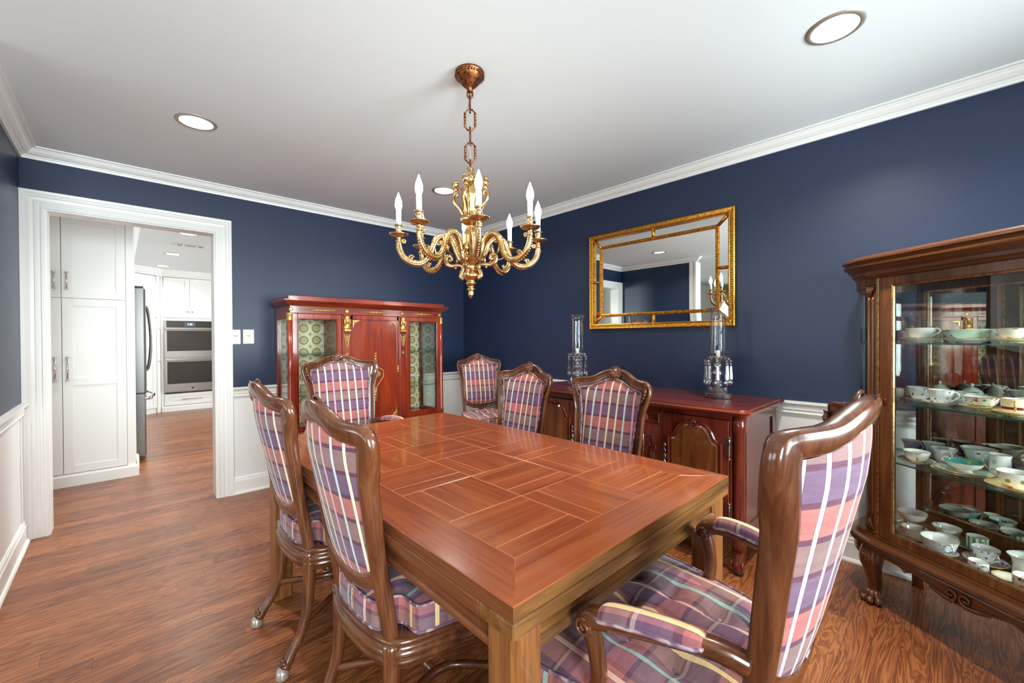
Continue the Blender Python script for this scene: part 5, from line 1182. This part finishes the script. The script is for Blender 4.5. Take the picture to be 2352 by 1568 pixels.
for k in range(8):
    a = A0 + k*pi/4; T = lambda p, a=a: (p[0]*cos(a) - p[1]*sin(a), p[0]*sin(a) + p[1]*cos(a), p[2])
    path = cr([(.046, 1.590, .011), (.062, 1.628, .0125), (.080, 1.672, .0125), (.112, 1.698, .012), (.146, 1.690, .012), (.166, 1.655, .0115), (.184, 1.606, .0115), (.218, 1.576, .012), (.258, 1.576, .0125), (.292, 1.598, .012), (.310, 1.632, .011), (RB, ZC, .011)], 4)
    m = MB(); m.tube([T((r, 0, z)) for r, z, _ in path], [q[2] for q in path], prof=[(1, .55), (.55, 1), (.2, .8), (-.2, .8), (-.55, 1), (-1, .55), (-1, -.55), (-.55, -1), (.55, -1), (1, -.55)], up=(-sin(a), cos(a), 0)); ar = m.build('arm', M['brassd'] if k % 2 else M['brass'], t)
    m = MB(); L = len(path)
    for q in range(3, L - 2):
        r, z, w_ = path[q]; (ra, za, _), (rb, zb, _) = path[q - 1], path[q + 1]; tx, tz = rb - ra, zb - za; l_ = hypot(tx, tz)
        for s_ in (1, -1): m.ball(T((r, s_*.0105, z)), .0036, 6)
        if 22 < q: m.ball(T((r + tz/l_*.011, 0, z - tx/l_*.011)), .0052, 6)
    m.build('arm_beading', M['brassd'], ar)
    m = MB()
    for cx, cz, r0, a0_, tn in ((.300, 1.668, .010, 0, 1.3), (.268, 1.598, .012, pi, -1.2), (.150, 1.668, .013, pi*.5, 1.3)):
        m.tube([T((x, 0, z)) for x, z in spiral(cx - .006, cz, r0, .003, a0_, tn, 16)], .005, 6)
    m.tube([T(p) for p in cr([(.138, 0, 1.700), (.165, 0, 1.676), (.160, 0, 1.640), (.148, 0, 1.61), (.12, 0, 1.60)], 4)], [.010 - .0005*q for q in range(17)], 6)
    m.build('leaf_scroll', M['brassd'], ar)
    Tc = lambda p, a=a: (RB*cos(a) + p[0], RB*sin(a) + p[1], p[2])
    m = MB(); m.lathe([(0, ZC - .002), (.013, ZC - .002), (.014, ZC + .004), (.009, ZC + .008), (.012, ZC + .014), (.008, ZC + .019), (.016, ZC + .023), (.034, ZC + .027), (.041, ZC + .033), (.042, ZC + .036), (.038, ZC + .035), (.030, ZC + .032), (.010, ZC + .033), (0, ZC + .033)], n=36, T=Tc, mod=lambda a_, j: 1 + (.02*cos(16*a_) if 6 < j < 11 else 0)); dp = m.build('drip_pan', M['brassd'], ar)
    m = MB(); m.lathe([(.0, ZC + .033), (.014, ZC + .033), (.016, ZC + .037), (.0135, ZC + .041), (.0135, ZC + .052), (.0155, ZC + .055), (.0135, ZC + .058), (.0135, ZC + .068), (.018, ZC + .072), (.018, ZC + .076), (.013, ZC + .077), (0, ZC + .077)], n=24, T=Tc); m.build('candle_cup', M['brassd'], ar)
    m = MB(); m.lathe([(0, ZC + .076), (.0112, ZC + .076), (.0112, ZC + .136), (.009, ZC + .138), (0, ZC + .138)], n=20, T=Tc); sl = m.build('candle_sleeve', M['sleeve'], ar)
    m = MB(); zb = ZC + .138; m.lathe([(0, zb), (.009, zb), (.013, zb + .010), (.0155, zb + .024), (.014, zb + .040), (.009, zb + .056), (.0045, zb + .068), (.0015, zb + .078), (0, zb + .079)], n=20, T=Tc); bu = m.build('bulb', M['bulb'], sl)
    # lower masks and scroll brackets under every second arm, urn handles with little heads above
    if k % 2 == 0:
        a2 = a + pi/8; T2 = lambda p, a=a2: (p[0]*cos(a) - p[1]*sin(a), p[0]*sin(a) + p[1]*cos(a), p[2])
        m = MB(); pth = cr([(.032, 1.512, .006), (.046, 1.522, .007), (.044, 1.540, .007), (.036, 1.556, .0065), (.042, 1.572, .006), (.066, 1.574, .0055), (.092, 1.572, .006), (.112, 1.582, .0065), (.118, 1.602, .006), (.106, 1.618, .0055), (.092, 1.612, .005), (.090, 1.600, .005), (.098, 1.596, .0045), (.102, 1.602, .004)], 4)
        m.tube([T2((r, 0, z)) for r, z, _ in pth], [q[2]*1.1 for q in pth], prof=[(1.3, .6), (.6, 1), (-.6, 1), (-1.3, .6), (-1.3, -.6), (-.6, -1), (.6, -1), (1.3, -.6)], up=(-sin(a2), cos(a2), 0))
        m.ball(T2((.064, 0, 1.592)), .008, 8, sc=(1, 1, 1.4)); m.ball(T2((.072, 0, 1.562)), .006, 8); m.build('scroll_bracket', M['brassd'], t)
        m = MB(); m.ball(T2((.062, 0, 1.640)), .0125, 12, sc=(1, 1, 1.25)); m.ball(T2((.0745, 0, 1.637)), .0035, 6, sc=(1, 1, 1.6)); m.ball(T2((.057, 0, 1.652)), .013, 10, sc=(1, 1.1, .8)); m.ball(T2((.058, 0, 1.616)), .010, 8); m.build('mask', M['brassd'], t)
        m = MB(); pth = cr([(.036, 1.80, .006), (.044, 1.822, .008), (.058, 1.842, .0085), (.072, 1.858, .008), (.080, 1.880, .0075), (.076, 1.900, .007), (.064, 1.903, .0065), (.060, 1.892, .006), (.068, 1.886, .005)], 4)
        m.tube([T2((r, 0, z)) for r, z, _ in pth], [q[2] for q in pth], 8)
        m.tube([T2((r, 0, z)) for r, z in ((.036, 1.800), (.040, 1.786), (.047, 1.783))], .006, 8)
        m.ball(T2((.068, 0, 1.918)), .012, 10); m.ball(T2((.070, 0, 1.940)), .0165, 14, sc=(1, .95, 1.1)); m.ball(T2((.086, 0, 1.936)), .004, 6, sc=(1, 1, 1.4))
        for q in range(14): b = q*2.4; m.ball(T2((.066 + .013*cos(b)*.9, .014*sin(b), 1.946 + .010*cos(q*1.3))), .0062, 6)
        m.build('putto_handle', M['brassd'], t)
# ---------------------------------------------------------------- porcelain in the china cabinet
GOLD = plain('gilding', (206, 170, 106), .22, metal=.5)
PC = {
 'white': porcelain('white_porcelain'), 'cream': porcelain('cream_porcelain', (240, 230, 206)), 'mint': porcelain('mint_porcelain', (196, 226, 204)),
 'rose': porcelain('rose_sprig', deco=.6, scale=78, thr=0.60, cols=((196, 96, 120), (120, 140, 84), (92, 104, 150))),
 'blue': porcelain('blue_sprig', deco=.8, scale=110, thr=0.60, cols=((110, 134, 184), (150, 170, 206))),
 'leaf': porcelain('grey_leaf', deco=.6, scale=70, thr=0.52, cols=((84, 104, 112), (130, 150, 140))),
 'brown': porcelain('brown_scene', (238, 228, 214), deco=.6, scale=40, thr=0.60, cols=((168, 128, 92), (140, 120, 84), (196, 150, 120))),
 'green': porcelain('pale_green', (206, 222, 210), deco=.4, scale=50, thr=0.55, cols=((140, 96, 110), (104, 140, 112), (170, 176, 150))),
 'pinkgreen': porcelain('pink_green', (222, 222, 206), deco=.6, scale=44, thr=0.60, cols=((186, 130, 150), (140, 160, 110), (176, 150, 176))),
 'bouquet': porcelain('rose_bouquet', deco=.75, scale=80, thr=0.66, cols=((196, 60, 66), (214, 110, 150), (110, 150, 90), (232, 180, 90)), band=((.058, .07, (126, 162, 104)), (.012, .018, (126, 162, 104)))),
 'maroon': porcelain('maroon_band', (240, 222, 170), band=((.018, .028, (110, 26, 34)),), deco=.5, scale=120, thr=0.44, cols=((150, 120, 60), (170, 140, 80))),
 'goldsau': porcelain('gold_saucer', (236, 214, 160), deco=.6, scale=70, thr=0.55, cols=((190, 140, 60), (206, 120, 70), (170, 140, 80))),
 'delft': porcelain('blue_scene', (176, 196, 224), deco=.7, scale=34, thr=0.65, cols=((66, 96, 160), (96, 134, 190), (206, 214, 226))),
 'sky': porcelain('sky_scene', (164, 196, 216), deco=.6, scale=24, thr=0.70, cols=((90, 140, 186), (206, 220, 220), (120, 150, 150))),
 'ink': porcelain('ink_sketch', (240, 240, 240), deco=.25, scale=70, thr=0.42, cols=((70, 72, 84), (90, 90, 96))),
 'teal': porcelain('teal_inside', (64, 140, 134), deco=.5, scale=40, thr=0.60, cols=((226, 214, 180), (34, 70, 52), (190, 150, 70))),
 'gsau': porcelain('green_rim_plate', (206, 210, 190), deco=.6, scale=40, thr=0.60, cols=((96, 130, 104), (206, 170, 96), (220, 220, 206))),
 'yrose': porcelain('yellow_rose', deco=.6, scale=46, thr=0.66, cols=((206, 90, 120), (232, 206, 110), (120, 140, 80))),
 'yellow': porcelain('yellow_lustre', (238, 206, 124)),
 'forest': porcelain('dark_green_scene', (150, 160, 140), deco=.7, scale=36, thr=0.70, cols=((70, 84, 66), (150, 120, 70), (214, 206, 170))),
 'jug': porcelain('grey_jug', (226, 228, 226), deco=.3, scale=40, thr=0.60, cols=((206, 176, 120), (180, 186, 190))),
 'panel': porcelain('flower_panels', (230, 232, 220), deco=.8, scale=80, thr=0.68, cols=((196, 90, 84), (110, 150, 110), (90, 110, 130))),
 'bsau': porcelain('brown_saucer', (140, 104, 84), deco=.5, scale=60, thr=0.60, cols=((180, 140, 100), (110, 76, 60))),
 'binside': porcelain('blue_inside', (206, 214, 206), deco=.5, scale=36, thr=0.65, cols=((44, 110, 160), (190, 180, 140), (60, 130, 150))),
 'stripe': porcelain('green_stripes', (236, 240, 234), stripes=((84, 150, 116), 12)),
 'ssau': porcelain('green_stripe_saucer', (226, 232, 214), stripes=((110, 160, 120), 16)),
 'violet': porcelain('violets', deco=.7, scale=80, thr=0.66, cols=((120, 84, 150), (140, 110, 170), (130, 160, 90))),
 'imari': porcelain('orange_figures', (234, 216, 196), deco=.9, scale=80, thr=0.80, cols=((196, 96, 56), (84, 104, 150), (60, 60, 66), (214, 150, 110))),
 'aqua': porcelain('aqua_glaze', (150, 206, 214), deco=.2, scale=60, thr=0.50, cols=((120, 130, 120),)),
 'sprig': porcelain('brown_sprig', deco=.45, scale=70, thr=0.60, cols=((110, 60, 60), (150, 110, 80))),
 'gsprig': porcelain('gold_white_flower', (242, 236, 226), deco=.35, scale=40, thr=0.55, cols=((84, 110, 84), (206, 160, 80), (200, 180, 190))),
}
CX, CYW = Vector((cos(CR), sin(CR))), Vector((-sin(CR), cos(CR)))
def cpos(x, y): return (CO[0] + CX.x*x + CYW.x*y, CO[1] + CX.y*x + CYW.y*y)
def shell(prof, th=.0022):
    """closed thin-walled profile from an outer one listed bottom centre to rim"""
    return prof + [(max(r - th, 0), z + (th if r < prof[-1][0]*.6 else 0)) for r, z in prof[::-1]][0:]
def saucer(x, y, z, r, mat, label, group=None, gilt=True, lift=.0):
    X, Y = cpos(x, y); t = thing('saucer', label, 'saucer', (X, Y, z), 0, group); k = r/.07
    p = [(0, .002), (.024*k, .002), (.025*k, 0), (.029*k, 0), (.030*k, .003), (.055*k, .009), (r, .016)]
    m = MB(); m.lathe(p + [(r - .0005, .0175), (.055*k, .0112), (.03*k, .0055), (.022*k, .0048), (0, .0048)], n=36); m.build('plate', PC[mat], t)
    if gilt: m = MB(); m.tube([(r*cos(2*pi*q/40), r*sin(2*pi*q/40), .0168) for q in range(40)], .0012, 5, closed=True); m.build('gilt_rim', GOLD, t)
    return t
SHAPES = {
 'wide':  [(0, .003), (.020, .003), (.021, 0), (.024, 0), (.023, .004), (.034, .010), (.043, .022), (.048, .040), (.052, .052)],
 'tea':   [(0, .003), (.017, .003), (.018, 0), (.021, 0), (.020, .004), (.027, .010), (.033, .022), (.037, .040), (.042, .056)],
 'bell':  [(0, .003), (.016, .003), (.017, 0), (.020, 0), (.019, .004), (.024, .012), (.027, .028), (.031, .044), (.039, .058)],
 'can':   [(0, .002), (.030, .002), (.032, .0), (.035, .003), (.036, .010), (.036, .056)],
 'bowl':  [(0, .004), (.022, .004), (.023, 0), (.027, 0), (.026, .005), (.040, .012), (.054, .028), (.062, .045), (.068, .050)],
 'low':   [(0, .010), (.012, .010), (.022, .002), (.024, 0), (.026, 0), (.020, .008), (.030, .014), (.046, .024), (.056, .040)],
 'vase':  [(0, .003), (.026, .003), (.027, 0), (.03, .002), (.029, .02), (.027, .05), (.032, .068), (.044, .082)],
 'jug':   [(0, .003), (.024, .003), (.025, 0), (.029, .002), (.031, .015), (.032, .035), (.030, .062), (.029, .078), (.033, .092)],
 'sugar': [(0, .003), (.020, .003), (.021, 0), (.026, .002), (.036, .014), (.041, .028), (.038, .042), (.033, .050)],
}
HANDLE = {'wide': (.047, .046, .030, .012, .022), 'tea': (.037, .046, .026, .014, .020), 'bell': (.032, .048, .024, .012, .019), 'can': (.035, .046, .035, .016, .022), 'low': (.052, .036, .030, .014, .030), 'jug': (.030, .082, .031, .025, .026), 'bowl': (.06, .044, .04, .016, .02), 'vase': (.03, .06, .028, .02, .022), 'sugar': (.038, .040, .036, .014, .02)}
def cup(x, y, z, shape, mat, label, s=1.0, ang=0.0, handle=True, ink=None, lid=False, flute=0, hs=1.0, group=None, cat='cup', inside=None, spout=False, hmat=None):
    X, Y = cpos(x, y); t = thing({'cup': 'teacup', 'bowl': 'bowl', 'jug': 'cream_jug', 'sugar bowl': 'sugar_bowl'}[cat], label, cat, (X, Y, z), ang, group)
    p = [(r*s, q*s*hs) for r, q in SHAPES[shape]]; n = len(p); th = .002
    inn = [(max(r - th, 0), q + th*(k < n - 2)) for k, (r, q) in enumerate(p) if not (k in (1, 2, 3) or (k == 4 and shape in ('wide', 'tea', 'bell', 'bowl')))]
    md = (lambda a, j: 1 + .035*cos(flute*a)*min(1, j/4)) if flute else ((lambda a, j: 1 + (.22*math.exp(-((((a + pi) % (2*pi)) - pi - pi + 2*pi*(a > 10))/.35)**2) if 0 else .25*math.exp(-((abs(a - pi))/.32)**2))*(1 if n - 2 <= j <= n else .3 if n - 3 <= j <= n + 1 else 0)) if spout else None)
    m = MB(); m.lathe(p, n=36, mod=md); m.build('body', PC[mat], t)
    m = MB(); m.lathe([p[-1]] + inn[::-1], n=36, mod=(lambda a, j: md(a, n - 1 - min(j, n - 2))) if md else None); m.build('inside', PC[inside or 'white'] if mat != 'mint' else PC['mint'], t)
    R_, Z_ = p[-1]
    m = MB(); m.tube([((R_ - .001)*(md(2*pi*q/48, n - 1) if md else 1)*cos(2*pi*q/48), (R_ - .001)*(md(2*pi*q/48, n - 1) if md else 1)*sin(2*pi*q/48), Z_) for q in range(48)], .0011, 5, closed=True); m.build('gilt_rim', GOLD if ink is None else PC[ink], t)
    if handle:
        r1, z1, r0, z0, o_ = HANDLE[shape]; r1, r0, o_ = r1*s, r0*s, o_*s; z1, z0 = z1*s*hs, z0*s*hs
        pts = cr([(r1 - .001, 0, z1), (r1 + o_*.55, 0, z1 + .004*s), (r1 + o_, 0, z1 - .010*s), ((r0 + r1)/2 + o_*.8, 0, (z0 + z1)/2 - .004*s), (r0 + o_*.35, 0, z0 + .001), (r0 - .001, 0, z0)], 5)
        m = MB(); m.tube(pts, .0026*s + .0004, 8); m.build('handle', hmat or PC[mat], t)
    if lid:
        m = MB(); m.lathe([(0, Z_ + .024), (.004, Z_ + .026), (.006, Z_ + .032), (.003, Z_ + .038), (0, Z_ + .039)], n=16); m.lathe([(R_ + .001, Z_), (R_ - .004, Z_ + .008), (R_*.5, Z_ + .018), (.004, Z_ + .024), (0, Z_ + .025)], n=28); m.build('lid', PC[mat], t)
        m = MB(); m.tube([(-q[0], q[1], q[2]) for q in pts], .0026*s, 8); m.build('handle', PC[mat], t)
    return t
def hang(a): return CR + radians(a)          # handle angle in the cabinet's frame (0 = to the right)
z1, z2, z3, z0 = SHZ[1], SHZ[2], SHZ[3], SHZ[0]
GC, GS = 'teacups in the china cabinet', 'saucers in the china cabinet'
def C(sh, x, y, shape, mat, label, a=0, sau=None, dz=0, **k):
    """cup (with its saucer when sau = (radius, material, label)) standing on shelf height sh"""
    if sau: saucer(x, y, sh + dz, sau[0], sau[1], sau[2], GS); dz += .0076
    cup(x, y, sh + dz, shape, mat, label, ang=hang(a), group=GC if k.get('cat', 'cup') == 'cup' else None, **k)
# top shelf
saucer(-.245, -.255, z1, .060, 'white', 'white plate lowest under the plain white teacup, top shelf', GS)
C(z1, -.245, -.255, 'wide', 'white', 'large plain white teacup with curled handle on the top shelf', 10, (.070, 'cream', 'cream saucer beneath the large plain white teacup, top shelf'), dz=.0052, s=1.0)
saucer(-.069, -.250, z1, .078, 'white', 'white plate beneath the pale mint green bowl, top shelf', GS)
C(z1, -.069, -.250, 'bowl', 'mint', 'pale mint green bowl on the top shelf', dz=.0052, handle=False, cat='bowl', ink='mint', s=.98)
C(z1, -.385, -.13, 'bell', 'leaf', 'small cup with grey leaf pattern behind the plain white teacup', 30, s=.95)
C(z1, -.235, -.085, 'wide', 'rose', 'rose sprigged cup behind the gap between white teacup and mint bowl', 180, s=.95, handle=True)
C(z1, -.062, -.110, 'wide', 'brown', 'blush cup with brown landscape right behind the mint bowl', 0, s=1.05)
C(z1, .060, -.24, 'wide', 'brown', 'blush cup with brown vignettes at the right frame edge, top shelf', 60, (.066, 'goldsau', 'gilded saucer at the right frame edge, top shelf'), s=.92)
C(z1, .065, -.088, 'low', 'white', 'white footed bowl rising behind the right end of the top shelf', cat='bowl', handle=False, hs=1.6)
# second shelf
C(z2, -.345, -.265, 'tea', 'green', 'pale green cup cut off by the door stile, second shelf', 100, s=.95)
C(z2, -.272, -.225, 'tea', 'rose', 'white cup with a pink rose and sprigs, left on the second shelf', 0, (.058, 'white', 'white saucer under the left rose sprigged cup, second shelf'), s=1.0)
C(z2, -.160, -.262, 'tea', 'rose', 'fluted white cup with rose sprigs, front of the second shelf', 10, (.062, 'white', 'wide white saucer under the fluted rose cup, second shelf'), s=1.05, flute=8)
C(z2, -.150, -.160, 'tea', 'rose', 'sprigged fluted cup standing behind the front fluted one', 170, flute=8)
C(z2, -.038, -.240, 'bowl', 'bouquet', 'round bowl cup with red roses and green scroll border, second shelf', dz=.0052, handle=False, cat='bowl', s=.78, hs=1.25)
saucer(-.038, -.240, z2, .062, 'goldsau', 'ornate gold saucer beneath the rose bouquet bowl', GS)
C(z2, .085, -.275, 'can', 'maroon', 'straight cream cup with maroon band and gold lace, second shelf', -60, (.060, 'goldsau', 'gold lace saucer under the maroon banded cup'), hmat=GOLD)
C(z2, .035, -.125, 'tea', 'blue', 'white cup with blue sprigs behind the maroon banded cup', -40, s=.95)
C(z2, .105, -.150, 'jug', 'green', 'small cream jug behind the maroon banded cup', 180, cat='jug', s=.85, spout=True)
C(z2, -.292, -.085, 'sugar', 'green', 'lidded pale green sugar bowl at the back of the second shelf, left one', 0, cat='sugar bowl', lid=True)
C(z2, -.180, -.072, 'sugar', 'green', 'lidded pale green sugar bowl at the back of the second shelf, right one', 0, cat='sugar bowl', lid=True)
C(z2, -.385, -.10, 'can', 'pinkgreen', 'cup with pink and green blossoms in the back left of the second shelf', 0, s=.95)
# third shelf
C(z3, -.392, -.110, 'bell', 'delft', 'small blue scenic cream jug at the back left of the third shelf', 0, cat='jug', spout=True, s=1.0)
C(z3, -.244, -.275, 'wide', 'gsprig', 'white cup with gold handle and flower sprays, left of the third shelf', -50, (.064, 'gsprig', 'saucer with dark leaves under the gold handled cup, third shelf'), s=.9, hmat=GOLD)
C(z3, -.300, -.105, 'bell', 'sky', 'sky blue landscape jug at the back of the third shelf', 0, (.062, 'sky', 'blue scenic saucer beneath the sky blue jug'), s=1.05, cat='jug', spout=True)
C(z3, -.225, -.155, 'bell', 'ink', 'fluted white cup with ink sailing boat, middle of the third shelf', -30, s=1.15, flute=10)
saucer(-.087, -.262, z3, .090, 'gsau', 'lowest green rimmed plate under the footed teal lined cup', GS)
saucer(-.087, -.262, z3 + .0052, .083, 'gsau', 'second green rimmed plate under the footed teal lined cup', GS)
C(z3, -.082, -.258, 'low', 'white', 'white footed cup with teal and gold interior, front of the third shelf', 172, dz=.0114, inside='teal', s=1.05)
C(z3, -.145, -.088, 'bell', 'green', 'large pale green fluted cup at the back centre of the third shelf', 0, s=1.45, flute=10)
C(z3, -.030, -.160, 'jug', 'jug', 'grey white jug with looped handle on the third shelf', 180, cat='jug', spout=False, s=1.0)
C(z3, .088, -.278, 'wide', 'yrose', 'white cup with pink and yellow roses at the front of the third shelf', -20, (.078, 'yellow', 'yellow lustre saucer beneath the pink and yellow rose cup'), s=.98, hs=1.15, flute=4)
C(z3, .045, -.085, 'bell', 'forest', 'dark green and gold scenic cup at the back right of the third shelf', 20, s=1.35)
C(z3, .120, -.145, 'jug', 'forest', 'small greenish jug at the right frame edge, third shelf', 180, cat='jug', s=.9)
# cabinet floor
saucer(-.366, -.140, z0, .052, 'bsau', 'brown plate beneath the white pedestal dish', GS)
C(z0, -.366, -.140, 'low', 'white', 'white pedestal dish with gilt rim, back left of the cabinet floor', dz=.0052, cat='bowl', handle=False, hs=1.7, s=1.0)
C(z0, -.262, -.262, 'wide', 'binside', 'pale cup with deep blue interior near the door, cabinet floor', 150, (.060, 'binside', 'pale jewelled saucer under the blue lined cup'), inside='binside', s=.9)
C(z0, -.238, -.120, 'wide', 'panel', 'flower panelled cup with large bronze handle on the cabinet floor', 172, (.060, 'bsau', 'brown saucer beneath the flower panelled cup'), s=.95, hmat=GOLD)
C(z0, -.190, -.195, 'wide', 'blue', 'small blue and white cup behind the big white cup, cabinet floor', -20, s=.82)
C(z0, -.140, -.295, 'wide', 'blue', 'big white cup with blue garland at the front, cabinet floor', -25, (.058, 'leaf', 'grey saucer under the big blue garland cup'), s=1.15)
C(z0, -.135, -.110, 'can', 'stripe', 'green and white striped cup on the cabinet floor', -20, (.066, 'ssau', 'green striped saucer under the striped cup'), s=.95)
C(z0, -.045, -.205, 'tea', 'violet', 'cup painted with purple violets on the cabinet floor', -20, (.066, 'violet', 'violet sprigged saucer under the violet cup'), s=1.0)
C(z0, .000, -.310, 'can', 'violet', 'small straight cup partly hidden by the door rail, cabinet floor', -20, s=.8)
C(z0, .055, -.185, 'vase', 'white', 'tall plain white waisted cup near the right edge, cabinet floor', 0, handle=False)
C(z0, .025, -.095, 'wide', 'sprig', 'white cup with brown sprigs behind the white waisted cup', 0, (.054, 'sprig', 'brown sprigged saucer behind the white waisted cup'), s=.95)
C(z0, .135, -.300, 'can', 'imari', 'cup with orange figures at the lower right corner of the cabinet', -30, s=1.05)
saucer(.068, -.272, z0, .045, 'cream', 'cream shell dish beside the orange figure cup', GS)
C(z0, -.325, -.305, 'bell', 'white', 'small white cup cut off by the left door stile, cabinet floor', 60, s=.85)
C(z0, -.375, -.245, 'tea', 'aqua', 'aqua blue cup with gold handle seen in the cabinet mirror', 0, s=1.0, hmat=GOLD)
